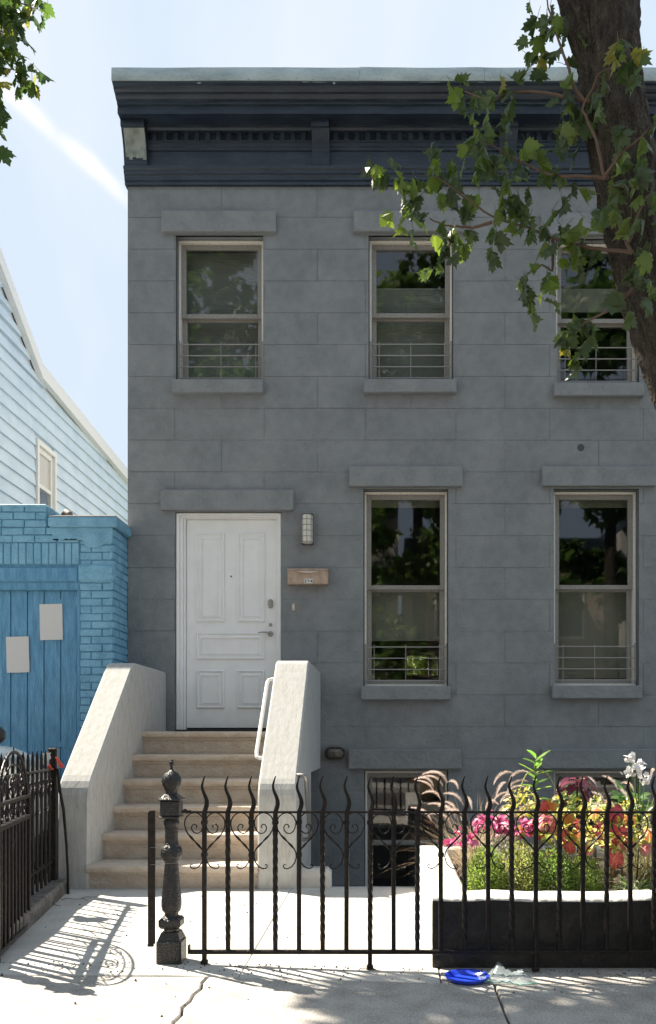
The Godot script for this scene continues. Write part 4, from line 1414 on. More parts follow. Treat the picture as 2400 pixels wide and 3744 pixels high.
func make_posts_and_gate() -> void:
	var at := Vector3(-1.14, -0.035, 4.1)
	var n := thing("newel_post", "black cast iron gate post with ball finial beside the front fence", "gate post", at)
	newel(n, at, mt.cast_iron)
	# strike bar wired to the post
	var sb := MB.new()
	sb.prism(rounded_poly([Vector2(-0.0185, 0.1), Vector2(0.0185, 0.1), Vector2(0.0185, 0.785), Vector2(-0.0185, 0.785)], [0, 0, 0, 0.02]), at + Vector3(-0.096, 0, 0.02), Vector3(1, 0, 0), Vector3(0, 1, 0), Vector3(0, 0, 0.009))
	sb.bevel(at + Vector3(-0.117, 0.085, 0.018), at + Vector3(-0.085, 0.1, 0.032), 0.002)
	part(n, "strike_bar", sb.mesh(), mt.iron)
	var wr := MB.new()
	for y in [0.6, 0.512, 0.17]:
		wr = MB.new()
		var loop := []
		for s in 25:
			var a := TAU * s / 24.0
			var far := -0.12 if y > 0.3 else -0.044
			var cx := (far + 0.044) / 2
			loop.append(at + Vector3(cx + cos(a) * (0.044 - cx + 0.002), y + 0.004 * sin(a * 2.0), sin(a) * 0.044 * 0.98))
		wr.tube(loop, [0.0014], 4)
		part(n, "wire_tie", wr.mesh(), mt.grey_steel)
	# the second post stands just outside the picture
	var at2 := Vector3(-2.13, -0.035, 4.18)
	var n2 := thing("newel_post", "black cast iron gate post at the hinge side of the open gate", "gate post", at2)
	newel(n2, at2, mt.cast_iron)
	# open gate leaf
	var p0 := Vector3(-2.02, 0.0, 4.16)
	var p1 := Vector3(-2.195, 0.0, 3.36)
	var dir := (p1 - p0).normalized()
	var ang := atan2(-dir.z, dir.x)
	var bs := Basis(Vector3.UP, ang)
	var len_ := p0.distance_to(p1)
	var g := thing("iron_gate", "open black iron gate leaf with arched scroll top swung into the yard", "gate", p0)
	var fr := MB.new()
	fr.bevel(Vector3(0, -0.045, -0.016), Vector3(0.035, 0.79, 0.016), 0.004)
	fr.bevel(Vector3(len_ - 0.03, -0.01, -0.014), Vector3(len_, 0.79, 0.014), 0.004)
	fr.bevel(Vector3(0.035, 0.0, -0.012), Vector3(len_ - 0.03, 0.022, 0.012), 0.003)
	fr.bevel(Vector3(0.035, 0.64, -0.016), Vector3(len_ - 0.03, 0.665, 0.016), 0.003)
	fr.bevel(Vector3(0.035, 0.765, -0.013), Vector3(len_ - 0.03, 0.785, 0.013), 0.003)
	part(g, "frame", fr.mesh(), mt.iron, p0, bs)
	var bar := MB.new()
	bar.tube([Vector3(0, 0.01, 0), Vector3(0, 0.66, 0)], [0.0095, 0.0095], 6)
	var barm := bar.mesh()
	for k in 8:
		part(g, "bar", barm, mt.iron, p0 + bs * Vector3(0.1 + k * 0.088, 0, 0), bs)
	var ar := MB.new()
	var arc := []
	var arc2 := []
	for s in 21:
		var a := PI * s / 20.0
		arc.append(Vector3(len_ / 2 - cos(a) * 0.36, 0.785 + sin(a) * 0.26, 0))
		arc2.append(Vector3(len_ / 2 - cos(a) * 0.29, 0.785 + sin(a) * 0.19, 0))
	ar.tube(arc, [0.009], 6)
	ar.tube(arc2, [0.006], 6)
	for s in [2, 6, 10, 14, 18]:
		ar.tube([arc2[s], arc[s] * 1.0 + Vector3(0, 0.03, 0)], [0.006, 0.003], 5)
	part(g, "arch", ar.mesh(), mt.iron, p0, bs)
	var sc := MB.new()
	for q in [[0.2, 1.0], [0.4, -1.0], [0.44, 1.0], [0.64, -1.0]]:
		var sp := []
		for s in 26:
			var a := TAU * 1.6 * s / 25.0
			var rr := lerpf(0.07, 0.012, s / 25.0)
			sp.append(Vector3(q[0] + q[1] * cos(a) * rr, 0.86 + sin(a) * rr, 0))
		sc.tube(sp, [0.005], 5)
	for k in 6:
		var cx := 0.13 + k * 0.112
		var sp := []
		for s in 22:
			var a := TAU * 1.3 * s / 21.0
			var rr := lerpf(0.05, 0.01, s / 21.0)
			sp.append(Vector3(cx + cos(a) * rr, 0.715 + sin(a) * rr, 0))
		sc.tube(sp, [0.004], 5)
	part(g, "scroll", sc.mesh(), mt.iron, p0, bs)
	# fence along the side of the yard on a low kerb
	var q0 := Vector3(-2.47, 0.0, 2.3)
	var q1 := Vector3(-2.15, 0.0, 4.1)
	var d2 := (q1 - q0).normalized()
	var b2 := Basis(Vector3.UP, atan2(-d2.z, d2.x))
	var l2 := q0.distance_to(q1)
	var sf := thing("side_fence", "black spiked iron fence along the side of the yard beside the car", "fence", q0)
	var kb := MB.new()
	kb.bevel(Vector3(-0.05, -0.15, -0.1), Vector3(l2 - 0.05, 0.09, 0.012), 0.012)
	part(sf, "kerb", kb.mesh(), mt.stained, q0, b2)
	var ra := MB.new()
	ra.bevel(Vector3(0, 0.89, -0.016), Vector3(l2, 0.905, 0.016), 0.003)
	ra.bevel(Vector3(0, 0.22, -0.012), Vector3(l2, 0.24, 0.012), 0.003)
	part(sf, "rail", ra.mesh(), mt.iron, q0, b2)
	part(sf, "end_post", box_mesh(Vector3(-0.035, -0.02, -0.032), Vector3(0.035, 1.05, 0.032), 0.008), mt.iron, q0, b2)
	var sp2 := MB.new()
	sp2.tube([Vector3(0, 0.06, 0), Vector3(0, 0.97, 0), Vector3(0, 1.0, 0), Vector3(0, 1.035, 0)], [0.0105, 0.0105, 0.009, 0.002], 6)
	var spm := sp2.mesh()
	var ls := scroll_mesh(1.0)
	var rs := scroll_mesh(-1.0)
	for k in 14:
		var u := 0.12 + k * 0.124
		if u > l2 - 0.05:
			break
		part(sf, "picket", spm, mt.iron, q0 + b2 * Vector3(u, 0, 0), b2)
		if k % 2 == 0:
			part(sf, "scroll", ls, mt.iron, q0 + b2 * Vector3(u, 0.15, 0), b2)
			part(sf, "scroll", rs, mt.iron, q0 + b2 * Vector3(u, 0.15, 0), b2)
	# rags of tape and a label tied to the fence, a rod leaning at its end
	var tg := thing("label_scrap", "crumpled white plastic label with red tape tied to the side fence", "plastic scrap", Vector3(-2.44, 0.9, 2.42))
	var wb := MB.new()
	crumple(wb, Vector3(-2.455, 0.975, 2.47), 0.065, 0.09, 3)
	part(tg, "white_film", wb.mesh(), plain(0.7, 0.7, 0.72, 0.3))
	var rb := MB.new()
	rb.hexa([Vector3(-2.43, 0.985, 2.36), Vector3(-2.41, 0.98, 2.36), Vector3(-2.41, 0.98, 2.368), Vector3(-2.43, 0.985, 2.368), Vector3(-2.395, 0.905, 2.35), Vector3(-2.365, 0.91, 2.35), Vector3(-2.365, 0.91, 2.358), Vector3(-2.395, 0.905, 2.358)])
	part(tg, "red_tape", rb.mesh(), plain(0.62, 0.09, 0.06, 0.45))
	rb = MB.new()
	rb.hexa([Vector3(-2.46, 0.94, 2.45), Vector3(-2.435, 0.94, 2.45), Vector3(-2.435, 0.94, 2.458), Vector3(-2.46, 0.94, 2.458), Vector3(-2.44, 0.9, 2.44), Vector3(-2.41, 0.895, 2.44), Vector3(-2.41, 0.895, 2.448), Vector3(-2.44, 0.9, 2.448)])
	part(tg, "red_tape", rb.mesh(), plain(0.62, 0.09, 0.06, 0.45))
	var bb := MB.new()
	bb.hexa([Vector3(-2.485, 0.97, 2.46), Vector3(-2.465, 0.97, 2.46), Vector3(-2.465, 0.97, 2.466), Vector3(-2.485, 0.97, 2.466), Vector3(-2.475, 0.905, 2.455), Vector3(-2.45, 0.905, 2.455), Vector3(-2.45, 0.905, 2.461), Vector3(-2.475, 0.905, 2.461)])
	part(tg, "blue_strip", bb.mesh(), plain(0.03, 0.03, 0.16, 0.4))
	var rd := MB.new()
	rd.tube([Vector3(-2.425, 0.9, 2.33), Vector3(-2.4, 0.74, 2.35), Vector3(-2.37, 0.6, 2.36), Vector3(-2.345, 0.35, 2.37), Vector3(-2.335, 0.15, 2.37), Vector3(-2.335, -0.002, 2.37)], [0.009, 0.011, 0.011, 0.009, 0.009, 0.011], 7)
	var rod := part(thing("leaning_rod", "thin bent black rod leaning on the end of the side fence", "rod", Vector3(-2.335, 0, 2.37)), "rod", rd.mesh(), mt.iron)
	rod.name = "rod"


func crumple(b: MB, at: Vector3, w: float, h: float, sd: int) -> void:
	var r := RandomNumberGenerator.new()
	r.seed = sd
	var rows := []
	for y in 6:
		var row := PackedVector3Array()
		for x in 6:
			row.append(at + Vector3((x / 5.0 - 0.5) * w + r.randf_range(-0.006, 0.006), (y / 5.0 - 0.5) * h + r.randf_range(-0.006, 0.006), r.randf_range(-0.012, 0.012)))
		rows.append(row)
	b.grid(rows)


# ---------------------------------------------------------------- parked car (only its bonnet corner and mirror show)
func make_car() -> void:
	var c := thing("parked_car", "silver car parked nose-in before the blue garage door", "car", Vector3(-3.62, -0.03, 3.0))
	var paint := plain(0.42, 0.45, 0.48, 0.22, 0.35)
	paint.clearcoat_enabled = true
	paint.clearcoat = 1.0
	paint.clearcoat_roughness = 0.05
	var body := MB.new()
	var rows := []
	# stations from nose to tail: z, half width, underside, deck height
	for s in [[0.92, 0.45, 0.38, 0.52], [0.97, 0.62, 0.27, 0.66], [1.1, 0.76, 0.22, 0.9], [1.35, 0.83, 0.2, 0.98], [1.8, 0.865, 0.19, 1.08], [2.3, 0.875, 0.19, 1.11], [2.6, 0.88, 0.19, 1.11], [3.6, 0.88, 0.19, 1.05], [4.3, 0.87, 0.2, 0.98], [4.8, 0.84, 0.24, 0.96], [5.05, 0.76, 0.3, 0.9], [5.12, 0.6, 0.4, 0.75]]:
		var row := PackedVector3Array()
		for k in 24:
			var a := TAU * k / 24.0
			var ex := signf(cos(a)) * pow(absf(cos(a)), 0.42)
			var ey := signf(sin(a)) * pow(absf(sin(a)), 0.55)
			row.append(Vector3(-3.62 + ex * s[1], (s[2] + s[3]) / 2 + ey * (s[3] - s[2]) / 2, s[0]))
		rows.append(row)
	body.grid(rows, true)
	for e in [0, rows.size() - 1]:
		for k in 22:
			body.tri(rows[e][0], rows[e][k + 1], rows[e][k + 2])
	part(c, "body", body.mesh(), paint)
	var cab := MB.new()
	rows = []
	for s in [[2.2, 0.76, 0.93], [2.6, 0.72, 1.2], [2.95, 0.66, 1.4], [3.4, 0.64, 1.46], [3.9, 0.65, 1.42], [4.35, 0.7, 1.2], [4.75, 0.74, 0.95]]:
		var row := PackedVector3Array()
		for k in 13:
			var a := PI * k / 12.0
			row.append(Vector3(-3.62 + signf(cos(a)) * pow(absf(cos(a)), 0.35) * lerpf(0.82, s[1], sin(a)), 0.9 + pow(sin(a), 0.5) * (s[2] - 0.9), s[0]))
		rows.append(row)
	cab.grid(rows)
	part(c, "cabin_glass", cab.mesh(), plain(0.012, 0.014, 0.016, 0.05))
	part(c, "roof", box_mesh(Vector3(-4.32, 1.43, 2.95), Vector3(-3.16, 1.475, 4.1), 0.02), paint)
	for x in [-4.59, -2.89]:
		for z in [1.75, 4.35]:
			var w := MB.new()
			w.t = Transform3D(Basis(Vector3.BACK, PI / 2), Vector3(x, 0.28, z))
			w.lathe([[0.2, -0.1], [0.29, -0.1], [0.31, -0.08], [0.31, 0.08], [0.29, 0.1], [0.2, 0.1]], 24, Vector3.ZERO)
			var wh := part(c, "wheel", w.mesh(), plain(0.015, 0.015, 0.015, 0.8))
			var ri := MB.new()
			ri.t = w.t
			ri.lathe([[0.0, 0.07], [0.08, 0.09], [0.2, 0.08], [0.205, -0.08], [0.0, -0.07]], 20, Vector3.ZERO)
			part(wh, "rim", ri.mesh(), mt.chrome)
	for x in [-4.5, -2.76]:
		var m := MB.new()
		m.bevel(Vector3(x - 0.1, 1.085, 2.6), Vector3(x + 0.1, 1.2, 2.7), 0.035)
		m.tube([Vector3(x, 1.06, 2.65), Vector3(-3.62 + (x + 3.78) * 0.82, 1.0, 2.62)], [0.03, 0.03], 8)
		var mi := part(c, "mirror", m.mesh(), plain(0.012, 0.012, 0.013, 0.4))
		part(mi, "mirror_glass", box_mesh(Vector3(x - 0.085, 1.095, 2.7), Vector3(x + 0.085, 1.19, 2.704), 0.002), plain(0.7, 0.7, 0.7, 0.03, 1.0))
	for x in [-4.31, -3.17]:
		part(c, "headlight", box_mesh(Vector3(x - 0.14, 0.58, 0.99), Vector3(x + 0.14, 0.7, 1.2), 0.03), plain(0.6, 0.62, 0.64, 0.05))
	part(c, "number_plate", box_mesh(Vector3(-3.89, 0.5, 5.1), Vector3(-3.59, 0.65, 5.13), 0.004), plain(0.6, 0.6, 0.58, 0.5))


# ---------------------------------------------------------------- leaves
const MAPLE_CLUSTERS := [[-0.055,3.884,4.35,0.067],[0.059,3.817,4.35,0.086],[0.04,3.693,4.35,0.076],[0.145,3.77,4.35,0.086],[0.145,3.646,4.35,0.086],[0.24,3.884,4.35,0.057],[0.174,3.96,4.35,0.038],[0.279,3.77,4.35,0.067],[0.336,3.712,4.35,0.057],[0.221,3.56,4.35,0.076],[0.26,3.484,4.35,0.057],[0.336,3.55,4.35,0.048],[0.193,3.398,4.35,0.029],[0.307,4.303,4.35,0.038],[0.364,4.227,4.35,0.057],[0.425,4.152,4.5,0.037],[0.553,4.078,4.5,0.055],[0.526,4.188,4.5,0.037],[0.415,4.023,4.5,0.046],[0.379,3.894,4.5,0.083],[0.471,3.876,4.5,0.083],[0.397,3.784,4.5,0.083],[0.471,3.766,4.5,0.073],[0.544,3.793,4.5,0.046],[0.663,3.876,4.5,0.055],[0.7,3.803,4.5,0.046],[0.489,3.656,4.5,0.055],[0.562,3.628,4.5,0.083],[0.636,3.637,4.5,0.064],[0.608,3.536,4.5,0.073],[0.489,3.454,4.5,0.046],[0.526,3.555,4.5,0.064],[0.789,3.508,4.65,0.08],[0.771,3.419,4.65,0.08],[0.833,3.393,4.65,0.071],[0.877,3.349,4.65,0.044],[0.841,3.349,4.88,0.042],[0.789,3.278,4.65,0.044],[0.815,3.234,4.65,0.035],[0.663,3.316,4.5,0.055],[0.709,3.27,4.5,0.064],[0.636,3.252,4.5,0.037],[0.682,3.178,4.5,0.046],[0.682,3.123,4.5,0.028],[0.798,2.969,4.65,0.053],[0.851,2.977,4.65,0.053],[0.789,2.924,4.65,0.053],[0.886,2.924,4.65,0.035],[0.815,2.854,4.65,0.044],[0.7,4.528,4.5,0.055],[0.663,4.436,4.5,0.046],[0.709,4.409,4.5,0.055],[0.718,4.356,4.65,0.044],[0.762,4.392,4.65,0.035],[0.663,4.363,4.5,0.037],[0.728,4.28,4.5,0.055],[0.815,4.25,4.65,0.053],[0.771,4.038,4.65,0.044],[0.807,3.985,4.65,0.044],[0.771,3.861,4.65,0.062],[0.798,3.773,4.65,0.071],[0.789,3.685,4.65,0.044],[0.886,3.967,4.65,0.053],[0.86,3.897,4.65,0.044],[0.916,3.698,4.88,0.05],[0.875,3.798,4.88,0.042],[0.95,4.022,4.88,0.058],[0.966,3.956,4.88,0.058],[1.024,3.964,4.88,0.042],[1.041,4.047,4.88,0.025],[1.049,4.255,4.88,0.033],[1.008,3.648,4.88,0.05],[1.041,3.582,4.88,0.058],[1.091,3.698,4.88,0.05],[1.107,3.748,4.88,0.042],[1.008,3.532,4.88,0.058],[1.066,3.474,4.88,0.066],[0.95,3.465,4.88,0.042],[0.908,3.349,4.88,0.042],[0.983,3.307,4.88,0.05],[1.074,3.382,4.88,0.058],[1.049,3.224,4.88,0.066],[1.091,3.116,4.88,0.066],[1.033,3.166,4.88,0.05],[1.058,3.058,4.88,0.05],[0.999,2.925,4.88,0.025],[0.966,3.016,4.88,0.025],[1.107,3.016,4.88,0.042]]
const MAPLE_BRANCHES := [[[1.044,3.265,4.75],[0.895,3.34,4.65],[0.737,3.447,4.55],[0.654,3.518,4.5],[0.476,3.604,4.45],[0.351,3.728,4.4],[0.231,3.855,4.35],[0.183,3.87,4.35]],[[0.476,3.576,4.45],[0.388,3.582,4.4],[0.25,3.627,4.35],[0.183,3.655,4.35]],[[0.965,3.612,4.72],[0.771,3.667,4.65],[0.719,3.742,4.55],[0.608,3.83,4.5],[0.544,3.867,4.5],[0.43,3.966,4.45]],[[0.883,3.965,4.7],[0.727,4.076,4.6],[0.646,4.125,4.55],[0.553,4.161,4.5],[0.471,4.115,4.5],[0.351,4.237,4.4]],[[0.857,3.965,4.7],[0.822,4.018,4.7],[0.753,4.286,4.65],[0.709,4.418,4.65],[0.696,4.515,4.65]],[[1.061,3.101,4.75],[0.937,2.982,4.8],[0.866,2.979,4.7],[0.833,2.96,4.65]],[[0.933,3.581,4.78],[0.983,3.623,4.88],[1.041,3.665,4.88],[1.107,3.731,4.88]],[[0.933,3.564,4.78],[0.89,3.752,4.78],[0.837,3.894,4.75],[0.893,3.987,4.84],[0.958,3.989,4.88]],[[1.053,3.239,4.78],[0.979,3.372,4.8],[0.94,3.512,4.82],[1.041,3.465,4.88]],[[1.024,3.267,4.82],[1.049,3.365,4.88],[1.116,3.474,4.88]],[[0.746,3.434,4.55],[0.746,3.288,4.55],[0.697,3.341,4.52],[0.66,3.296,4.52]]]
const LEFT_LEAVES := [[-2.245,5.429,3.5],[-2.184,5.399,3.5],[-2.269,5.339,3.5],[-2.196,5.309,3.5],[-2.154,5.339,3.5],[-2.094,5.248,3.5],[-2.094,5.399,3.5],[-2.046,5.423,3.5],[-2.004,5.423,3.5],[-2.226,5.2,3.5],[-2.166,5.176,3.5],[-2.269,5.128,3.5],[-2.232,5.098,3.5],[-2.281,5.038,3.5],[-2.166,5.05,3.5],[-2.184,4.989,3.5],[-2.106,5.074,3.5],[-2.064,5.026,3.5],[-2.082,4.977,3.5],[-2.293,4.947,3.5],[-2.287,4.857,3.5],[-2.293,4.797,3.5],[-2.287,4.652,3.5],[-2.124,5.447,3.5],[-2.293,5.435,3.5],[-2.293,5.266,3.5],[-2.269,5.218,3.5],[-2.13,5.278,3.5],[-2.305,5.098,3.5],[-2.208,5.363,3.5],[-2.281,5.17,3.5]]


func maple_leaf(fold: float, droop: float, twist: float, detail := true) -> ArrayMesh:
	# five lobes with pointed teeth; base at the origin, tip along +y, one unit long, a stalk behind
	var half := [[0, 0], [0.13, -0.06], [0.29, -0.05], [0.27, 0.08], [0.43, 0.09], [0.36, 0.2], [0.53, 0.31], [0.47, 0.4], [0.6, 0.59], [0.43, 0.57], [0.37, 0.66], [0.2, 0.55], [0.25, 0.74], [0.14, 0.79], [0, 1.0]]
	if not detail:
		half = [[0, 0], [0.3, -0.05], [0.26, 0.12], [0.52, 0.3], [0.5, 0.58], [0.2, 0.52], [0.2, 0.76], [0, 1.0]]
	var poly := PackedVector2Array()
	for p in half:
		poly.append(Vector2(p[0], p[1]))
	for k in range(half.size() - 2, 0, -1):
		poly.append(Vector2(-half[k][0], half[k][1]))
	var b := MB.new()
	var bend := func(p: Vector2) -> Vector3:
		return Vector3(p.x * (1.0 - 0.25 * absf(fold)), p.y - droop * 0.25 * p.y * p.y, -fold * absf(p.x) * 0.9 - droop * p.y * p.y * 0.6 + twist * p.x * p.y + 0.05 * sin(p.x * 13.0) * p.y)
	var f := Geometry2D.triangulate_polygon(poly)
	for k in range(0, f.size(), 3):
		b.tri(bend.call(poly[f[k]]), bend.call(poly[f[k + 1]]), bend.call(poly[f[k + 2]]))
	if detail:
		b.tube([Vector3(0, 0.02, 0.0), Vector3(0, -0.18, 0.04), Vector3(0.03, -0.36, 0.12)], [0.014, 0.012, 0.012], 4, false)
	return b.mesh()


func leaf_basis(tip: Vector3, face: Vector3, size: float) -> Basis:
	var y := tip.normalized()
	var z := (face - y * face.dot(y)).normalized()
	var x := y.cross(z)
	return Basis(x * size, y * size, z * size)


func crown_mesh(blobs: Array, count: int, size: float, keep_out: Callable, r: RandomNumberGenerator) -> ArrayMesh:
	# many single leaves spread through a few overlapping clumps
	var b := MB.new()
	var lf := [[Vector3(0, 0, 0), Vector3(0.5, 0.45, -0.1), Vector3(0.16, 0.5, 0)], [Vector3(0, 0, 0), Vector3(0.16, 0.5, 0), Vector3(0, 1, -0.15)], [Vector3(0, 0, 0), Vector3(0, 1, -0.15), Vector3(-0.16, 0.5, 0)], [Vector3(0, 0, 0), Vector3(-0.16, 0.5, 0), Vector3(-0.5, 0.45, -0.1)], [Vector3(0, 0, 0), Vector3(0.35, 0.0, -0.1), Vector3(0.5, 0.45, -0.1)], [Vector3(0, 0, 0), Vector3(-0.5, 0.45, -0.1), Vector3(-0.35, 0.0, -0.1)]]
	var made := 0
	var tries := 0
	while made < count and tries < count * 4:
		tries += 1
		var q: Array = blobs[r.randi() % blobs.size()]
		var d := Vector3(r.randfn(), r.randfn(), r.randfn()).normalized()
		var p: Vector3 = Vector3(q[0], q[1], q[2]) + d * q[3] * pow(r.randf(), 0.45) * Vector3(1, 0.8, 1)
		if keep_out.call(p):
			continue
		made += 1
		var tip := Vector3(r.randf_range(-1, 1), r.randf_range(-1.2, 0.1), r.randf_range(-1, 1))
		b.t = Transform3D(leaf_basis(tip, Vector3(r.randf_range(-1, 1), 1.0, r.randf_range(-1, 1)), size * r.randf_range(0.7, 1.25)), p)
		for f in lf:
			b.tri(f[0], f[1], f[2])
	return b.mesh()


func clumps(at: Vector3, rad: Vector3, m: int, r0: float, r1: float, r: RandomNumberGenerator) -> Array:
	var out := []
	for k in m:
		var d := Vector3(r.randfn(), r.randfn(), r.randfn()).normalized() * pow(r.randf(), 0.5)
		out.append([at.x + d.x * rad.x, at.y + d.y * rad.y, at.z + d.z * rad.z, r.randf_range(r0, r1)])
	return out


func bark_trunk(path: Array, radii: Array, sd: int) -> ArrayMesh:
	# a round trunk whose bark is cut by deep wandering furrows
	var cv := Curve3D.new()
	for k in path.size():
		var t: Vector3 = (path[mini(k + 1, path.size() - 1)] - path[maxi(k - 1, 0)]) / 6.0
		cv.add_point(path[k], -t, t)
	var total := cv.get_baked_length()
	var rings := int(total / 0.018)
	var sides := 96
	var f := FastNoiseLite.new()
	f.seed = sd
	f.frequency = 1.0
	f.fractal_type = FastNoiseLite.FRACTAL_RIDGED
	f.fractal_octaves = 3
	var big := FastNoiseLite.new()
	big.seed = sd + 1
	big.frequency = 1.0
	var rows := []
	for k in rings + 1:
		var t := float(k) / rings
		var p := cv.sample_baked(t * total)
		var q := cv.sample_baked(minf(t * total + 0.05, total)) - cv.sample_baked(maxf(t * total - 0.05, 0.0))
		var d := q.normalized()
		var side := (Vector3.RIGHT - d * d.x).normalized()
		var other := d.cross(side)
		var u := t * (radii.size() - 1)
		var a0 := mini(int(u), radii.size() - 2)
		var rr := lerpf(radii[a0], radii[a0 + 1], u - a0)
		var row := PackedVector3Array()
		for s in sides:
			var a := TAU * s / sides
			var c := Vector3(cos(a), 0, sin(a)) * rr
			var h := t * total
			var fur := f.get_noise_3d(c.x * 26.0, h * 4.0, c.z * 26.0)
			var lump := big.get_noise_3d(c.x * 5.0, h * 1.6, c.z * 5.0)
			row.append(p + (side * cos(a) + other * sin(a)) * (rr + fur * 0.02 + lump * rr * 0.07))
		rows.append(row)
	var b := MB.new()
	b.grid(rows, true)
	return b.mesh()


func make_right_tree() -> void:
	var base := Vector3(2.0, -0.13, 4.55)
	var t := thing("maple_tree", "street maple with furrowed leaning trunk and big lobed leaves before the planter", "tree", base)
	part(t, "trunk", bark_trunk([Vector3(2.0, -0.2, 4.55), Vector3(1.93, 0.3, 4.57), Vector3(1.76, 1.3, 4.6), Vector3(1.5, 2.3, 4.6), Vector3(1.325, 2.8, 4.6), Vector3(1.205, 3.14, 4.6), Vector3(1.14, 3.4, 4.6), Vector3(1.09, 3.62, 4.6), Vector3(1.035, 3.9, 4.6), Vector3(0.995, 4.2, 4.6), Vector3(0.985, 4.55, 4.6), Vector3(0.99, 5.3, 4.6), Vector3(1.1, 6.4, 4.6), Vector3(1.2, 7.6, 4.5)],
		[0.24, 0.19, 0.165, 0.155, 0.15, 0.145, 0.138, 0.135, 0.128, 0.118, 0.108, 0.095, 0.07, 0.04], 3), mt.bark)
	part(t, "limb", bark_trunk([Vector3(1.03, 4.0, 4.62), Vector3(0.91, 4.22, 4.63), Vector3(0.825, 4.48, 4.63), Vector3(0.7, 4.88, 4.6), Vector3(0.5, 5.6, 4.3), Vector3(-0.3, 6.3, 3.9), Vector3(-1.2, 6.7, 3.5)], [0.05, 0.062, 0.058, 0.055, 0.045, 0.035, 0.02], 8), mt.bark)
	# twigs, each with its own leaves
	var r := RandomNumberGenerator.new()
	r.seed = 21
	var twigs := []
	var curves := []
	for pts in MAPLE_BRANCHES:
		var path := []
		for p in pts:
			path.append(Vector3(p[0], p[1], p[2]))
		var cv := Curve3D.new()
		for k in path.size():
			var tg: Vector3 = (path[mini(k + 1, path.size() - 1)] - path[maxi(k - 1, 0)]) / 6.0
			cv.add_point(path[k], -tg, tg)
		var fine := []
		var rad := []
		var m := path.size() * 4
		for k in m + 1:
			fine.append(cv.sample_baked(cv.get_baked_length() * k / m) + Vector3(r.randf_range(-0.003, 0.003), r.randf_range(-0.003, 0.003), 0))
			rad.append(lerpf(0.0085, 0.0028, float(k) / m))
		var b := MB.new()
		b.tube(fine, rad, 7)
		twigs.append(part(t, "branch", b.mesh(), mt.twig))
		curves.append(cv)
	var leaves := []
	for q in [[0.7, 0.45, 0.3], [1.25, 0.7, -0.35], [0.35, 1.0, 0.4], [0.9, 0.2, 0.1], [1.5, 0.5, 0.2], [1.0, 0.9, -0.2]]:
		leaves.append(maple_leaf(q[0], q[1], q[2]))
	var lm := [leaf_mat(0.024, 0.041, 0.01, 0.35, 0.55), leaf_mat(0.033, 0.053, 0.011, 0.4, 0.5), leaf_mat(0.02, 0.034, 0.01, 0.35, 0.55), leaf_mat(0.055, 0.08, 0.012, 0.55, 0.5), leaf_mat(0.11, 0.1, 0.016, 0.55)]
	for q in MAPLE_CLUSTERS:
		var at := Vector3(q[0], q[1], q[2])
		# the nearest twig carries the cluster
		var best := 0
		var dist := 9.0
		for k in curves.size():
			var dd: float = curves[k].get_closest_point(at).distance_to(at)
			if dd < dist:
				dist = dd
				best = k
		var m := 5 if q[3] > 0.066 else (4 if q[3] > 0.055 else (3 if q[3] > 0.036 else 2))
		if q[2] > 4.8:
			m -= 1
		for k in m:
			var size := r.randf_range(0.07, 0.11)
			var tip := Vector3(r.randf_range(-0.9, 0.9), r.randf_range(-1.3, -0.25), r.randf_range(-0.7, 0.7))
			var face := Vector3(r.randf_range(-1.0, 0.6), r.randf_range(-0.1, 1.0), r.randf_range(-0.3, 1.0))
			var off: Vector3 = Vector3(r.randf_range(-1, 1), r.randf_range(-0.6, 1.1), r.randf_range(-1.2, 1.2)) * q[3]
			var mi := lm[[0, 2, 1, 1, 3, 2, 3, 1][r.randi() % 8] if r.randf() < 0.97 else 4] as Material
			part(twigs[best], "leaf", leaves[r.randi() % leaves.size()], mi, at + off, leaf_basis(tip, face, size))
	# crown above the picture
	var blobs := clumps(Vector3(0.9, 7.4, 4.7), Vector3(1.5, 1.0, 1.3), 16, 0.45, 0.8, r) + clumps(Vector3(-1.3, 6.9, 3.5), Vector3(0.9, 0.5, 0.8), 9, 0.35, 0.55, r)
	var lo := func(p: Vector3) -> bool: return p.y < 1.126 + 0.8666 * (8.5 - p.z) + 0.35 or p.y < 5.2
	var cr := part(t, "crown", crown_mesh(blobs, 3000, 0.14, lo, r), lm[0])
	cr.set_meta("kind", "stuff")


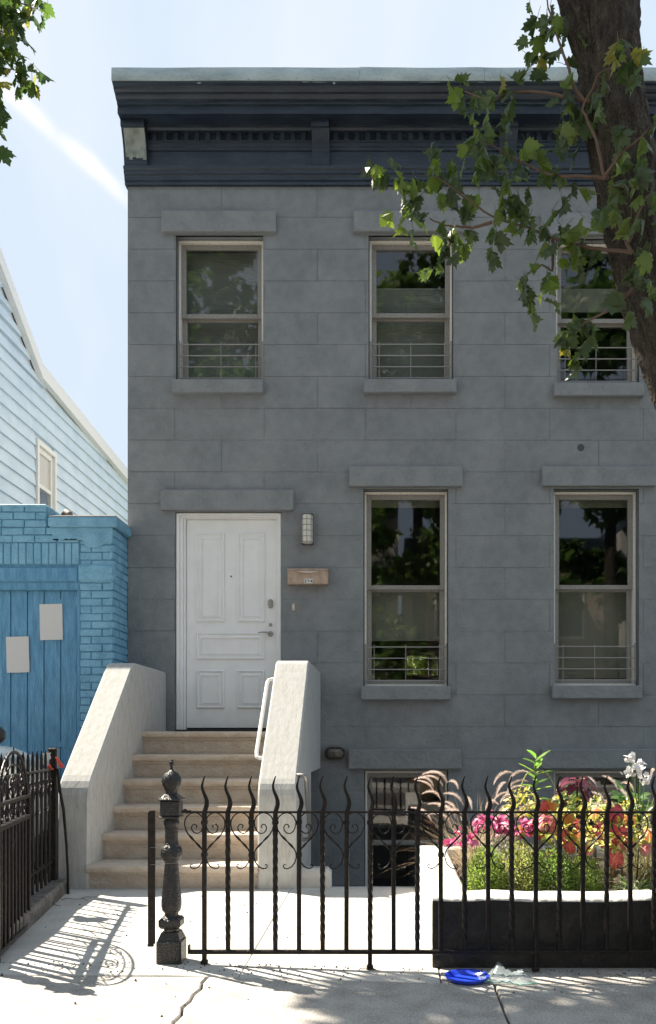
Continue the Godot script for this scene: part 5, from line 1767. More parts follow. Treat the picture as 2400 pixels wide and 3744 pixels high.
func make_left_tree() -> void:
	var r := RandomNumberGenerator.new()
	r.seed = 33
	var base := Vector3(-5.6, -0.1, 4.9)
	var t := thing("maple_tree", "maple over the driveway whose leafy fringe hangs by the contrail", "tree", base)
	part(t, "trunk", bark_trunk([Vector3(-5.6, -0.2, 4.9), Vector3(-5.5, 1.5, 4.8), Vector3(-5.2, 3.2, 4.5), Vector3(-4.8, 4.6, 3.9), Vector3(-4.4, 5.8, 3.0), Vector3(-4.1, 6.8, 2.3)], [0.2, 0.16, 0.13, 0.1, 0.06, 0.03], 13), mt.bark)
	part(t, "limb", bark_trunk([Vector3(-4.9, 4.3, 4.05), Vector3(-4.2, 4.9, 3.8), Vector3(-3.3, 5.3, 3.6), Vector3(-2.7, 5.35, 3.5)], [0.06, 0.045, 0.03, 0.018], 15), mt.bark)
	var lm := [leaf_mat(0.026, 0.05, 0.013, 0.4), leaf_mat(0.036, 0.066, 0.015, 0.45), leaf_mat(0.022, 0.042, 0.014, 0.4), leaf_mat(0.11, 0.14, 0.018, 0.6), leaf_mat(0.28, 0.2, 0.03, 0.6)]
	var leaves := []
	for q in [[0.5, 0.25, 0.2], [0.9, 0.5, -0.25], [0.25, 0.6, 0.3], [0.6, 0.05, 0.0]]:
		leaves.append(maple_leaf(q[0], q[1], q[2]))
	var twigs := []
	for pts in [[[-2.85, 5.38, 3.5], [-2.5, 5.28, 3.5], [-2.3, 5.16, 3.5], [-2.2, 5.07, 3.5]], [[-2.95, 5.37, 3.55], [-2.6, 5.47, 3.5], [-2.25, 5.45, 3.5], [-2.13, 5.43, 3.5]], [[-2.9, 5.33, 3.55], [-2.5, 5.0, 3.5], [-2.32, 4.75, 3.5], [-2.29, 4.65, 3.5]]]:
		var path := []
		for p in pts:
			path.append(Vector3(p[0], p[1], p[2]))
		var b := MB.new()
		b.tube(path, [0.01, 0.007, 0.005, 0.003], 6)
		twigs.append(part(t, "branch", b.mesh(), mt.twig))
	for q in LEFT_LEAVES:
		var at := Vector3(q[0] - 0.11, q[1] + 0.04, q[2])
		var tw: int = 2 if at.y < 4.95 else (1 if at.y > 5.3 else 0)
		for k in 5:
			var tip := Vector3(r.randf_range(-0.7, 0.9), r.randf_range(-1.2, -0.1), r.randf_range(-0.6, 0.6))
			var face := Vector3(r.randf_range(-1.0, 0.6), r.randf_range(0.0, 1.0), r.randf_range(-0.3, 1.0))
			var off := Vector3(r.randf_range(-0.07, 0.06), r.randf_range(-0.05, 0.07), r.randf_range(-0.15, 0.15))
			var mi := lm[[0, 0, 1, 2, 0, 1, 3, 4][r.randi() % 8] if r.randf() < 0.75 else 0] as Material
			part(twigs[tw], "leaf", leaves[r.randi() % leaves.size()], mi, at + off, leaf_basis(tip, face, r.randf_range(0.085, 0.125)))
	# the crown out of the picture, which dapples the pavement
	var blobs := clumps(Vector3(-4.2, 6.5, 1.98), Vector3(1.05, 0.5, 0.45), 17, 0.3, 0.45, r) + clumps(Vector3(-4.9, 8.9, 1.0), Vector3(0.7, 0.3, 0.5), 9, 0.3, 0.42, r) + clumps(Vector3(-3.4, 5.6, 3.2), Vector3(0.7, 0.5, 0.5), 7, 0.3, 0.45, r)
	var out_of_view := func(p: Vector3) -> bool: return p.x > -0.4609 * (8.5 - p.z) - 0.05 and p.y < 1.126 + 0.8666 * (8.5 - p.z) + 0.1
	var cr := part(t, "crown", crown_mesh(blobs, 3300, 0.14, out_of_view, r), lm[0])
	cr.set_meta("kind", "stuff")


func make_street_trees() -> void:
	# trees and houses on the other side of the street: they show in the window panes
	var r := RandomNumberGenerator.new()
	r.seed = 50
	var lm := [leaf_mat(0.045, 0.085, 0.02), leaf_mat(0.06, 0.1, 0.022), leaf_mat(0.038, 0.07, 0.02)]
	var k := 0
	for q in [[-5.0, 15.0, 17.5, "tall dark green tree on the far pavement facing the white door"], [0.7, 15.6, 16.5, "light green tree between two taller ones on the far pavement"], [6.0, 14.8, 17.0, "tall dull green tree on the far pavement facing the planter"], [-11.5, 15.5, 11.0, "lower green tree on the far pavement facing the garage"], [12.0, 16.0, 11.0, "low dull green tree at the far end of the far pavement"]]:
		var t := thing("street_tree", q[3], "tree", Vector3(q[0], -0.18, q[1]), "trees across the street")
		part(t, "trunk", bark_trunk([Vector3(q[0], -0.25, q[1]), Vector3(q[0] + 0.1, 2.5, q[1]), Vector3(q[0], q[2] * 0.6, q[1])], [0.22, 0.17, 0.08], 60 + k), mt.bark)
		var blobs := clumps(Vector3(q[0], q[2] * 0.56, q[1]), Vector3(2.4, q[2] * 0.42, 1.7), 40, 0.5, 1.0, r)
		var none := func(_p: Vector3) -> bool: return false
		part(t, "crown", crown_mesh(blobs, 4800, 0.36, none, r), lm[k % 3])
		k += 1
	var wall_m := [plain(0.33, 0.22, 0.17, 0.9), plain(0.45, 0.42, 0.37, 0.9), plain(0.3, 0.22, 0.18, 0.9), plain(0.48, 0.47, 0.44, 0.9)]
	for j in 4:
		var x := -14.0 + j * 7.2
		var hh: float = [7.5, 8.4, 7.2, 8.0][j]
		var lb: String = ["brown brick house", "beige house", "dark brown brick house", "pale grey house"][j] + " across the street behind the trees"
		var h := thing("street_house", lb, "house", Vector3(x + 3.5, -0.18, 22.0), "houses across the street")
		part(h, "wall", box_mesh(Vector3(x, -0.18, 19.5), Vector3(x + 7.0, hh, 27.0)), wall_m[j])
		part(h, "cornice", box_mesh(Vector3(x, hh, 19.2), Vector3(x + 7.0, hh + 0.5, 27.0), 0.05), mt.cornice)
		for fl in 2:
			for w in 3:
				var wx := x + 1.0 + w * 2.0
				var wn := part(h, "window", box_mesh(Vector3(wx, 1.2 + fl * 3.2, 19.44), Vector3(wx + 1.0, 3.1 + fl * 3.2, 19.497)), mt.white_trim)
				part(wn, "pane", box_mesh(Vector3(wx + 0.08, 1.28 + fl * 3.2, 19.43), Vector3(wx + 0.92, 3.02 + fl * 3.2, 19.439)), plain(0.02, 0.025, 0.03, 0.05))
	# garden tree behind the house, seen through its rear window
	var g := thing("garden_tree", "sunlit green garden tree seen through the lower window of the house", "tree", Vector3(1.0, -0.02, -12.5))
	part(g, "trunk", bark_trunk([Vector3(1.0, -0.1, -12.5), Vector3(1.1, 1.6, -12.5), Vector3(1.0, 3.2, -12.5)], [0.14, 0.1, 0.05], 70), mt.bark)
	var gb := clumps(Vector3(0.8, 3.2, -12.5), Vector3(2.2, 1.8, 0.8), 24, 0.5, 0.8, r)
	var no := func(_p: Vector3) -> bool: return false
	part(g, "crown", crown_mesh(gb, 3600, 0.18, no, r), leaf_mat(0.1, 0.125, 0.03, 0.5))


# ---------------------------------------------------------------- planter and plants
func make_planter() -> void:
	var p := thing("planter", "low black fronted planter wall with white side filled with flowers", "planter", Vector3(2.3, -0.1, 3.05))
	var white := surfaced(mottled(256, [Color(0.62, 0.61, 0.58), Color(0.73, 0.72, 0.7)], [[131, 0.03, 4, 1.0]]), Vector3(1, 1, 1), 0.8, relief(256, [[132, 0.08, 3, 1.0]]), 0.6)
	# the top edges sag and wander a little, as hand-laid cement does
	var wob := FastNoiseLite.new()
	wob.seed = 77
	wob.frequency = 0.9
	var xs := []
	for k in 41:
		xs.append(0.21 + 4.2 * k / 40.0)
	var rows := []
	for q in [[4.088, -0.4], [4.088, 0.268], [4.084, 0.276]]:
		var row := PackedVector3Array()
		for x in xs:
			row.append(Vector3(x, q[1] + (wob.get_noise_1d(x * 2.0) * 0.016 if q[1] > 0.0 else 0.0), q[0] + wob.get_noise_2d(x * 2.0, q[1] * 4.0) * 0.008))
		rows.append(row)
	var fm := MB.new()
	fm.grid(rows)
	fm.quad(Vector3(0.212, -0.4, 4.09), Vector3(0.212, -0.4, 4.03), Vector3(0.212, 0.27, 4.03), Vector3(0.212, 0.27, 4.09))
	part(p, "front_face", fm.mesh(), mt.black_paint)
	rows = []
	for q in [[4.085, 0.275], [4.08, 0.288], [4.066, 0.295], [3.9, 0.297], [3.885, 0.29], [3.883, 0.05]]:
		var row := PackedVector3Array()
		for x in xs:
			row.append(Vector3(x, q[1] + wob.get_noise_1d(x * 2.0) * 0.016, q[0] + wob.get_noise_2d(x * 2.0, 0.27 * 4.0) * 0.008))
		rows.append(row)
	var tm := MB.new()
	tm.grid(rows)
	part(p, "front_coping", tm.mesh(), white)
	part(p, "core", box_mesh(Vector3(0.24, -0.4, 3.9), Vector3(4.4, 0.265, 4.06)), mt.cement)
	var sw := cheek(0.205, 0.405, [Vector2(1.98, -1.0), Vector2(4.082, -0.4), Vector2(4.07, 0.293), Vector2(1.98, 0.3)], [0, 0, 0.03, 0.03])
	part(p, "side_wall", sw, white)
	part(p, "rear_wall", box_mesh(Vector3(0.406, -1.0, 1.98), Vector3(4.4, 0.295, 2.14), 0.01), mt.cement)
	var sb := MB.new()
	var sr := []
	for a in 20:
		var row := PackedVector3Array()
		for c in 40:
			row.append(Vector3(lerpf(0.404, 4.39, c / 39.0), 0.235 + rng.randf_range(-0.015, 0.02), lerpf(2.138, 3.886, a / 19.0)))
		sr.append(row)
	sb.grid(sr)
	part(p, "soil", sb.mesh(), mt.soil)


func blade(b: MB, at: Vector3, lean: Vector3, length: float, width: float, droop: float, seg := 6) -> Vector3:
	# a grass blade that rises and bends over; returns its tip
	var side := Vector3(-lean.z, 0, lean.x).normalized() * width
	var prev := at
	var dir := (Vector3.UP + lean).normalized()
	var pts := [at]
	for k in seg:
		dir = (dir + Vector3(0, -droop / seg, 0) + lean.normalized() * droop * 0.4 / seg).normalized()
		prev += dir * length / seg
		pts.append(prev)
	for k in seg:
		var w0 := (1.0 - float(k) / seg) * 0.8 + 0.2
		var w1 := (1.0 - float(k + 1) / seg) * 0.8 + (0.2 if k < seg - 1 else 0.0)
		b.quad(pts[k] - side * w0, pts[k] + side * w0, pts[k + 1] + side * w1, pts[k + 1] - side * w1)
	return prev


func plume_mesh(sd: int) -> ArrayMesh:
	# a soft bottlebrush seed head, arching over, made of fine bristles on a stalk
	var r := RandomNumberGenerator.new()
	r.seed = sd
	var b := MB.new()
	var axis := []
	var p := Vector3.ZERO
	var d := Vector3(0.35, 1.0, 0).normalized()
	for k in 15:
		axis.append(p)
		p += d * 0.012
		d = (d + Vector3(0.07, -0.07 - 0.03 * (sd % 3), 0)).normalized()
	b.tube(axis, [0.002], 4)
	for k in 420:
		var t := r.randf()
		var i := mini(int(t * 14.0), 13)
		var a: Vector3 = (axis[i] as Vector3).lerp(axis[i + 1], t * 14.0 - i)
		var along: Vector3 = (axis[i + 1] - axis[i]).normalized()
		var o := Vector3(r.randfn(), r.randfn(), r.randfn())
		o = (o - along * o.dot(along)).normalized()
		var reach := 0.012 * sin(PI * clampf(t * 0.92 + 0.08, 0.0, 1.0)) + 0.004
		var e := a + o * reach + along * 0.014
		var s := o.cross(along) * 0.0011
		b.tri(a - s, a + s, e)
	return b.mesh()


func leaf_blade(length: float, width: float, droop: float, wave: float) -> ArrayMesh:
	# a plain pointed leaf with a folded midrib; base at the origin, tip along +y
	var rows := []
	for k in 8:
		var t := k / 7.0
		var w := width * pow(sin(PI * clampf(t * 0.94 + 0.04, 0.0, 1.0)), 0.8)
		var y := length * (t - droop * 0.2 * t * t)
		var z := -droop * length * 0.5 * t * t
		var row := PackedVector3Array()
		for s in [-1.0, -0.5, 0.0, 0.5, 1.0]:
			row.append(Vector3(s * w * 0.5, y, z + absf(s) * width * 0.14 + wave * sin(t * 14.0 + s * 3.0) * width * absf(s)))
		rows.append(row)
	var b := MB.new()
	b.grid(rows)
	return b.mesh()


func caladium_leaf(inner: Color, mid: Color, edge: Color, cup: float) -> ArrayMesh:
	# heart-shaped leaf: coloured heart and veins, green margin (pigment, not light)
	var b := MB.new()
	b.colored = true
	var m := 28
	var ring := func(k: float, s: int) -> Vector3:
		var a := TAU * s / m
		var x := 0.5 * pow(absf(sin(a)), 0.85) * signf(sin(a))
		var y := 0.34 + 0.62 * cos(a) - 0.0
		if cos(a) < -0.35:
			y = 0.34 + 0.62 * cos(a) + 0.34 * (1.0 - absf(sin(a)) * 1.7) if absf(sin(a)) < 0.55 else y
		var q := Vector2(0.0, 0.12).lerp(Vector2(x, y), k)
		return Vector3(q.x, q.y, -cup * absf(q.x) * 0.7 - cup * q.y * q.y * 0.45 + 0.02 * sin(s * 2.1) * k)
	for s in m:
		var vein := s % 4 == 0
		var v2 := (s + 1) % 4 == 0
		var ma := inner if vein else mid
		var mb := inner if v2 else mid
		var ea := mid.lerp(edge, 0.35) if vein else edge
		var eb := mid.lerp(edge, 0.35) if v2 else edge
		var p0: Vector3 = ring.call(0.0, s)
		var a1: Vector3 = ring.call(0.4, s)
		var b1: Vector3 = ring.call(0.4, s + 1)
		var a2: Vector3 = ring.call(0.78, s)
		var b2: Vector3 = ring.call(0.78, s + 1)
		var a3: Vector3 = ring.call(1.0, s)
		var b3: Vector3 = ring.call(1.0, s + 1)
		b.tri_c(p0, a1, b1, inner, inner.lerp(ma, 0.4), inner.lerp(mb, 0.4))
		b.tri_c(a1, a2, b2, inner.lerp(ma, 0.4), ma, mb)
		b.tri_c(a1, b2, b1, inner.lerp(ma, 0.4), mb, inner.lerp(mb, 0.4))
		b.tri_c(a2, a3, b3, ma, ea, eb)
		b.tri_c(a2, b3, b2, ma, eb, mb)
	return b.mesh()


func tuft(b: MB, at: Vector3, rad: Vector3, count: int, lo: float, hi: float, r: RandomNumberGenerator, ratio := 0.45) -> void:
	# small leaves filling a mound
	for k in count:
		var d := Vector3(r.randfn(), absf(r.randfn()), r.randfn()).normalized()
		var p := at + d * rad * pow(r.randf(), 0.35)
		var l := r.randf_range(lo, hi)
		var dir := (d * Vector3(1, 0.8, 1) + Vector3(r.randf_range(-0.8, 0.8), r.randf_range(-0.3, 0.9), r.randf_range(-0.8, 0.8))).normalized()
		var s := dir.cross(Vector3(r.randf_range(-1, 1), 1, r.randf_range(-1, 1))).normalized() * l * ratio * 0.5
		b.quad(p, p + dir * l * 0.5 + s, p + dir * l, p + dir * l * 0.5 - s)


func leafy(owner_: Node3D, called: String, meshes: Array, mats: Array, at: Vector3, rad: Vector3, count: int, s0: float, s1: float, r: RandomNumberGenerator, up := 0.5) -> void:
	# single leaves set round a plant, tips outward
	for k in count:
		var d := Vector3(r.randfn(), absf(r.randfn()) * 0.9, r.randfn()).normalized()
		if r.randf() < 0.65:
			d.z = absf(d.z)
		var p := at + d * rad * pow(r.randf(), 0.4)
		var tip := d * Vector3(1, 0.3, 1) + Vector3(r.randf_range(-0.4, 0.4), r.randf_range(-0.6, 0.4), r.randf_range(-0.3, 0.4))
		var face := d * 0.5 + Vector3(r.randf_range(-0.5, 0.3), up, 0.35)
		part(owner_, called, meshes[r.randi() % meshes.size()], mats[r.randi() % mats.size()], p, leaf_basis(tip, face, r.randf_range(s0, s1)))


func make_plants() -> void:
	var r := RandomNumberGenerator.new()
	r.seed = 400
	var soil := 0.24
	# --- fountain grass with arching plumes
	for q in [[Vector3(0.52, soil, 3.25), 30, "fountain grass with arching tan plumes at the white end of the planter", 1.0], [Vector3(1.52, soil, 3.3), 16, "pale feathery grass behind the white flowers in the planter", 1.05]]:
		var g := thing("fountain_grass", q[2], "grass plant", q[0])
		var gb := MB.new()
		for k in 420:
			var a := r.randf() * TAU
			var lean := Vector3(cos(a), 0, sin(a)) * r.randf_range(0.1, 0.75)
			blade(gb, q[0] + Vector3(r.randf_range(-0.05, 0.05), 0, r.randf_range(-0.05, 0.05)), lean, r.randf_range(0.4, 0.68) * q[3], r.randf_range(0.0016, 0.003), r.randf_range(0.5, 1.7))
		var bl := part(g, "blades", gb.mesh(), leaf_mat(0.34, 0.2, 0.13, 0.4, 0.6) if q[1] == 30 else leaf_mat(0.3, 0.24, 0.12, 0.4, 0.6))
		bl.set_meta("kind", "stuff")
		var pm := [plume_mesh(1), plume_mesh(2), plume_mesh(3), plume_mesh(4)]
		var pmat := leaf_mat(0.7, 0.55, 0.47, 0.5, 0.8)
		for k in q[1]:
			var a := r.randf() * TAU
			var lean := Vector3(cos(a) + 0.1, 0, sin(a) * 0.6) * r.randf_range(0.08, 0.52)
			var sb := MB.new()
			var tip := blade(sb, q[0] + Vector3(r.randf_range(-0.04, 0.04), 0, 0), lean, r.randf_range(0.38, 0.66) * q[3], 0.0018, r.randf_range(0.1, 0.6))
			var st := part(g, "plume", pm[k % 4], pmat, tip, Basis(Vector3.UP, atan2(-lean.z, lean.x)) * Basis().scaled(Vector3.ONE * r.randf_range(0.75, 1.05)))
			part(g, "stalk", sb.mesh(), mt.twig)
			st.set_meta("label", "arching plume")
	# --- magenta coleus clumps
	var cole := [leaf_blade(1.0, 0.55, 0.5, 0.06), leaf_blade(1.0, 0.5, 0.9, 0.1), leaf_blade(1.0, 0.6, 0.2, 0.08)]
	var magenta := [leaf_mat(0.42, 0.03, 0.13, 0.4), leaf_mat(0.33, 0.02, 0.11, 0.4), leaf_mat(0.5, 0.08, 0.2, 0.4), leaf_mat(0.26, 0.015, 0.06, 0.4)]
	for q in [[0.42, 0.5, 3.55, "beside the fountain grass"], [0.6, 0.6, 3.5, "in front of the fountain grass plumes"], [0.74, 0.56, 3.55, "beside the yellow coleus"]]:
		var c := thing("magenta_coleus", "magenta leaved bedding plant " + q[3], "plant", Vector3(q[0], soil, q[2]), "magenta plants in the planter")
		var sb := MB.new()
		sb.tube([Vector3(q[0], soil - 0.02, q[2]), Vector3(q[0], q[1], q[2])], [0.006, 0.004], 5)
		part(c, "stem", sb.mesh(), mt.twig)
		leafy(c, "leaf", cole, magenta, Vector3(q[0], q[1], q[2]), Vector3(0.1, 0.1, 0.09), 46, 0.035, 0.07, r)
	# --- chartreuse and yellow coleus
	var lime := [leaf_mat(0.33, 0.33, 0.03, 0.5), leaf_mat(0.42, 0.38, 0.06, 0.5), leaf_mat(0.22, 0.28, 0.03, 0.5), leaf_mat(0.5, 0.46, 0.15, 0.5)]
	for q in [[0.8, 0.66, 3.3, "beside the tall green plant"], [1.06, 0.64, 3.35, "between the red caladiums"], [1.2, 0.62, 3.45, "under the dark purple leaves"], [1.42, 0.6, 3.4, "under the white flowers"], [0.93, 0.52, 3.6, "between the low mounds and the red caladium"], [1.16, 0.5, 3.66, "before the pale pink caladium"], [1.32, 0.5, 3.62, "before the crimson caladium"]]:
		var c := thing("yellow_coleus", "yellow green leafy bedding plant " + q[3], "plant", Vector3(q[0], soil, q[2]), "yellow plants in the planter")
		var sb := MB.new()
		sb.tube([Vector3(q[0], soil - 0.02, q[2]), Vector3(q[0], q[1], q[2])], [0.007, 0.004], 5)
		part(c, "stem", sb.mesh(), mt.twig)
		leafy(c, "leaf", cole, lime, Vector3(q[0], q[1], q[2]), Vector3(0.11, 0.16, 0.1), 52, 0.03, 0.065, r)
		var fb := MB.new()
		tuft(fb, Vector3(q[0], q[1] + 0.02, q[2]), Vector3(0.1, 0.14, 0.1), 160, 0.008, 0.018, r, 0.9)
		var fl := part(c, "florets", fb.mesh(), leaf_mat(0.62, 0.5, 0.1, 0.4))
		fl.set_meta("kind", "stuff")
	# --- tall green plant with long leaves and catkins
	var tall := thing("tall_leafy_plant", "tall plant with long glossy green leaves at the back of the planter", "plant", Vector3(0.9, soil, 3.15))
	var ts := MB.new()
	ts.tube([Vector3(0.9, soil - 0.02, 3.15), Vector3(0.9, 0.7, 3.16), Vector3(0.9, 0.98, 3.17)], [0.009, 0.008, 0.006], 6)
	part(tall, "stem", ts.mesh(), leaf_mat(0.08, 0.15, 0.03))
	var long := [leaf_blade(1.0, 0.3, 0.5, 0.03), leaf_blade(1.0, 0.26, 0.15, 0.03)]
	var gm := [leaf_mat(0.09, 0.2, 0.03, 0.5, 0.3), leaf_mat(0.13, 0.25, 0.04, 0.5, 0.3), leaf_mat(0.07, 0.15, 0.03, 0.5, 0.3)]
	for k in 15:
		var a := k * 2.4
		var hh := 0.74 + k * 0.018
		part(tall, "leaf", long[k % 2], gm[k % 3], Vector3(0.9, hh, 3.16), leaf_basis(Vector3(cos(a), 0.15 + k * 0.05, sin(a)), Vector3(-cos(a) * 0.3, 1, -sin(a) * 0.3 + 0.2), r.randf_range(0.1, 0.15)))
	for q in [[-1.0, 0.13, 0.2], [1.0, 0.14, 0.17]]:
		var cb := MB.new()
		var pts := []
		for k in 11:
			var t := k / 10.0
			pts.append(Vector3(0.9 + q[0] * q[1] * t, 0.9 - q[2] * t * t + (0.04 * sin(t * 3.0)), 3.18 + 0.03 * t))
		for k in 11:
			cb.t = Transform3D(Basis(), pts[k])
			cb.lathe([[0.0, -0.006], [0.005, -0.003], [0.006, 0.0], [0.004, 0.004], [0.0, 0.006]], 6, Vector3.ZERO)
		cb.t = Transform3D()
		cb.tube(pts, [0.003], 5)
		part(tall, "catkin", cb.mesh(), leaf_mat(0.4, 0.42, 0.12))
	# --- caladiums: red and pink hearts
	var vc := StandardMaterial3D.new()
	vc.vertex_color_use_as_albedo = true
	vc.roughness = 0.45
	vc.backlight_enabled = true
	vc.backlight = Color(0.35, 0.3, 0.2)
	var kinds := [
		[caladium_leaf(Color(0.5, 0.07, 0.09), Color(0.32, 0.02, 0.025), Color(0.06, 0.12, 0.03), 0.25), caladium_leaf(Color(0.55, 0.1, 0.09), Color(0.4, 0.035, 0.025), Color(0.2, 0.14, 0.03), 0.4)],
		[caladium_leaf(Color(0.4, 0.03, 0.05), Color(0.5, 0.13, 0.15), Color(0.08, 0.14, 0.05), 0.25), caladium_leaf(Color(0.5, 0.1, 0.11), Color(0.52, 0.26, 0.24), Color(0.2, 0.25, 0.1), 0.3)],
		[caladium_leaf(Color(0.5, 0.12, 0.03), Color(0.4, 0.3, 0.05), Color(0.28, 0.34, 0.04), 0.2), caladium_leaf(Color(0.55, 0.06, 0.03), Color(0.42, 0.2, 0.04), Color(0.25, 0.3, 0.04), 0.35)],
	]
	var plants := []
	for q in [[0.84, 3.5, "orange red heart leaved caladium beside the tall green plant"], [0.97, 3.58, "pink veined caladium in the middle of the planter"], [1.1, 3.56, "pale pink and green caladium beside the crimson one"], [1.28, 3.52, "big crimson caladium before the white flowers"], [1.5, 3.55, "orange green caladium under the pale feathery grass"]]:
		plants.append(thing("caladium", q[2], "plant", Vector3(q[0], soil, q[1]), "caladiums in the planter"))
	# leaf: x, y, z, kind, size
	for q in [[0.856, 0.75, 3.6, 0, 0.09], [0.88, 0.68, 3.64, 1, 0.11], [0.9, 0.66, 3.66, 1, 0.1], [0.971, 0.6, 3.66, 0, 0.1], [1.055, 0.6, 3.67, 2, 0.1], [1.155, 0.63, 3.66, 1, 0.12], [1.27, 0.73, 3.62, 0, 0.12], [1.293, 0.62, 3.68, 0, 0.16], [1.117, 0.51, 3.7, 1, 0.07], [0.895, 0.5, 3.7, 1, 0.07], [1.262, 0.47, 3.68, 0, 0.11],
			[1.078, 0.65, 3.62, 0, 0.08], [0.818, 0.6, 3.65, 0, 0.08], [0.74, 0.61, 3.64, 2, 0.07], [1.01, 0.68, 3.58, 2, 0.09], [0.93, 0.75, 3.56, 2, 0.09], [1.19, 0.72, 3.56, 2, 0.09], [1.36, 0.68, 3.6, 2, 0.1], [1.35, 0.55, 3.66, 1, 0.1], [1.0, 0.53, 3.68, 0, 0.08], [1.2, 0.55, 3.67, 0, 0.09], [1.48, 0.6, 3.62, 2, 0.11], [1.55, 0.66, 3.62, 0, 0.1], [1.45, 0.52, 3.66, 1, 0.09]]:
		var head := Vector3(q[0], q[1], q[2])
		var own: Node3D = plants[0]
		for c in plants:
			if absf(c.position.x - q[0]) < absf(own.position.x - q[0]):
				own = c
		var sb := MB.new()
		var foot := own.position
		sb.tube([foot - Vector3(0, 0.01, 0), foot.lerp(head, 0.6) + Vector3(0, 0.06, -0.03), head], [0.004, 0.0035, 0.003], 5)
		part(own, "stalk", sb.mesh(), leaf_mat(0.2, 0.12, 0.06))
		part(own, "leaf", kinds[q[3]][r.randi() % 2], vc, head, leaf_basis(Vector3(r.randf_range(-0.7, 0.7), -0.9, r.randf_range(0.1, 0.5)), Vector3(r.randf_range(-0.9, 0.3), 0.6, 0.8), q[4] * 0.88))
	# --- dark purple plant
	var pu := thing("purple_plant", "drooping dark purple leaves standing over the caladiums", "plant", Vector3(1.14, soil, 3.3))
	var ps := MB.new()
	ps.tube([Vector3(1.14, soil - 0.02, 3.3), Vector3(1.13, 0.86, 3.3)], [0.008, 0.006], 6)
	part(pu, "stem", ps.mesh(), leaf_mat(0.06, 0.02, 0.03))
	var pm2 := [leaf_mat(0.045, 0.012, 0.025, 0.4, 0.25), leaf_mat(0.07, 0.018, 0.04, 0.4, 0.25), leaf_mat(0.032, 0.01, 0.02, 0.4, 0.25)]
	var big := [leaf_blade(1.0, 0.5, 1.5, 0.05), leaf_blade(1.0, 0.46, 1.1, 0.05)]
	for k in 11:
		var a := k * 2.4 + 0.4
		part(pu, "leaf", big[k % 2], pm2[k % 3], Vector3(1.13 + cos(a) * 0.012, 0.88 - k * 0.008, 3.3 + sin(a) * 0.012), leaf_basis(Vector3(cos(a), 0.15, sin(a)), Vector3(-cos(a) * 0.2, 1, -sin(a) * 0.2), r.randf_range(0.13, 0.18)))
	# --- white flower heads
	var wf := thing("white_phlox", "cluster of white flowers on tall stems over the planter", "flower", Vector3(1.45, soil, 3.45))
	var petal := plain(0.78, 0.77, 0.78, 0.6)
	petal.backlight_enabled = true
	petal.backlight = Color(0.5, 0.5, 0.5)
	var flower := MB.new()
	for k in 5:
		var a := TAU * k / 5.0
		flower.t = Transform3D(Basis(Vector3.BACK, a), Vector3.ZERO)
		flower.quad(Vector3.ZERO, Vector3(0.4, 0.55, 0.12), Vector3(0, 1.0, 0.05), Vector3(-0.4, 0.55, 0.12))
	var fmsh := flower.mesh()
	for q in [[1.405, 1.0, 3.48], [1.44, 0.93, 3.5], [1.385, 0.92, 3.47], [1.48, 0.96, 3.42], [1.5, 0.88, 3.46]]:
		var sb := MB.new()
		sb.tube([Vector3(1.45, soil - 0.02, 3.45), Vector3(1.47, 0.6, 3.46), Vector3(q[0], q[1], q[2])], [0.005, 0.004, 0.003], 5)
		part(wf, "stem", sb.mesh(), leaf_mat(0.07, 0.12, 0.03))
		for k in 13:
			var d := Vector3(r.randfn(), r.randfn(), r.randfn() + 0.8).normalized()
			part(wf, "blossom", fmsh, petal, Vector3(q[0], q[1], q[2]) + d * 0.03, leaf_basis(Vector3(r.randf_range(-1, 1), r.randf_range(-1, 1), 0.1), d, r.randf_range(0.014, 0.021)))
	var wl := [leaf_blade(1.0, 0.32, 0.6, 0.02)]
	leafy(wf, "leaf", wl, [leaf_mat(0.12, 0.18, 0.08), leaf_mat(0.3, 0.33, 0.22)], Vector3(1.47, 0.55, 3.5), Vector3(0.1, 0.22, 0.1), 30, 0.05, 0.09, r)
	# --- low green mounds along the front
	var herb := [leaf_mat(0.1, 0.15, 0.03, 0.45, 0.6), leaf_mat(0.16, 0.22, 0.06, 0.45, 0.6), leaf_mat(0.08, 0.13, 0.03, 0.45, 0.6)]
	var hn := 0
	for q in [[0.53, 3.68, 0.13, 0.27, "at the white end of the planter"], [0.72, 3.7, 0.16, 0.3, "under the magenta plants"], [0.9, 3.7, 0.15, 0.27, "under the red caladium"], [1.08, 3.68, 0.15, 0.22, "under the orange and green caladium"], [1.68, 3.68, 0.15, 0.2, "beyond the striped grass"]]:
		var c := thing("herb_mound", "low mound of fine green leaves " + q[4], "plant", Vector3(q[0], soil, q[1]), "low green mounds in the planter")
		var hb := MB.new()
		tuft(hb, Vector3(q[0], soil, q[1]), Vector3(q[2], q[3], 0.15), 3000, 0.012, 0.026, r)
		var fo := part(c, "foliage", hb.mesh(), herb[hn % 3])
		fo.set_meta("kind", "stuff")
		var wb := MB.new()
		tuft(wb, Vector3(q[0], soil + 0.01, q[1]), Vector3(q[2], q[3] + 0.015, 0.155), 260, 0.006, 0.011, r, 0.9)
		var wh := part(c, "florets", wb.mesh(), leaf_mat(0.6, 0.58, 0.4, 0.3, 0.6))
		wh.set_meta("kind", "stuff")
		hn += 1
	var pale := thing("silver_mound", "mound of pale silvery green leaves before the magenta plants", "plant", Vector3(0.66, soil, 3.58))
	var sm := MB.new()
	tuft(sm, Vector3(0.66, soil + 0.05, 3.58), Vector3(0.22, 0.26, 0.12), 1500, 0.015, 0.032, r, 0.55)
	var pf := part(pale, "foliage", sm.mesh(), leaf_mat(0.3, 0.36, 0.2, 0.4, 0.6))
	pf.set_meta("kind", "stuff")
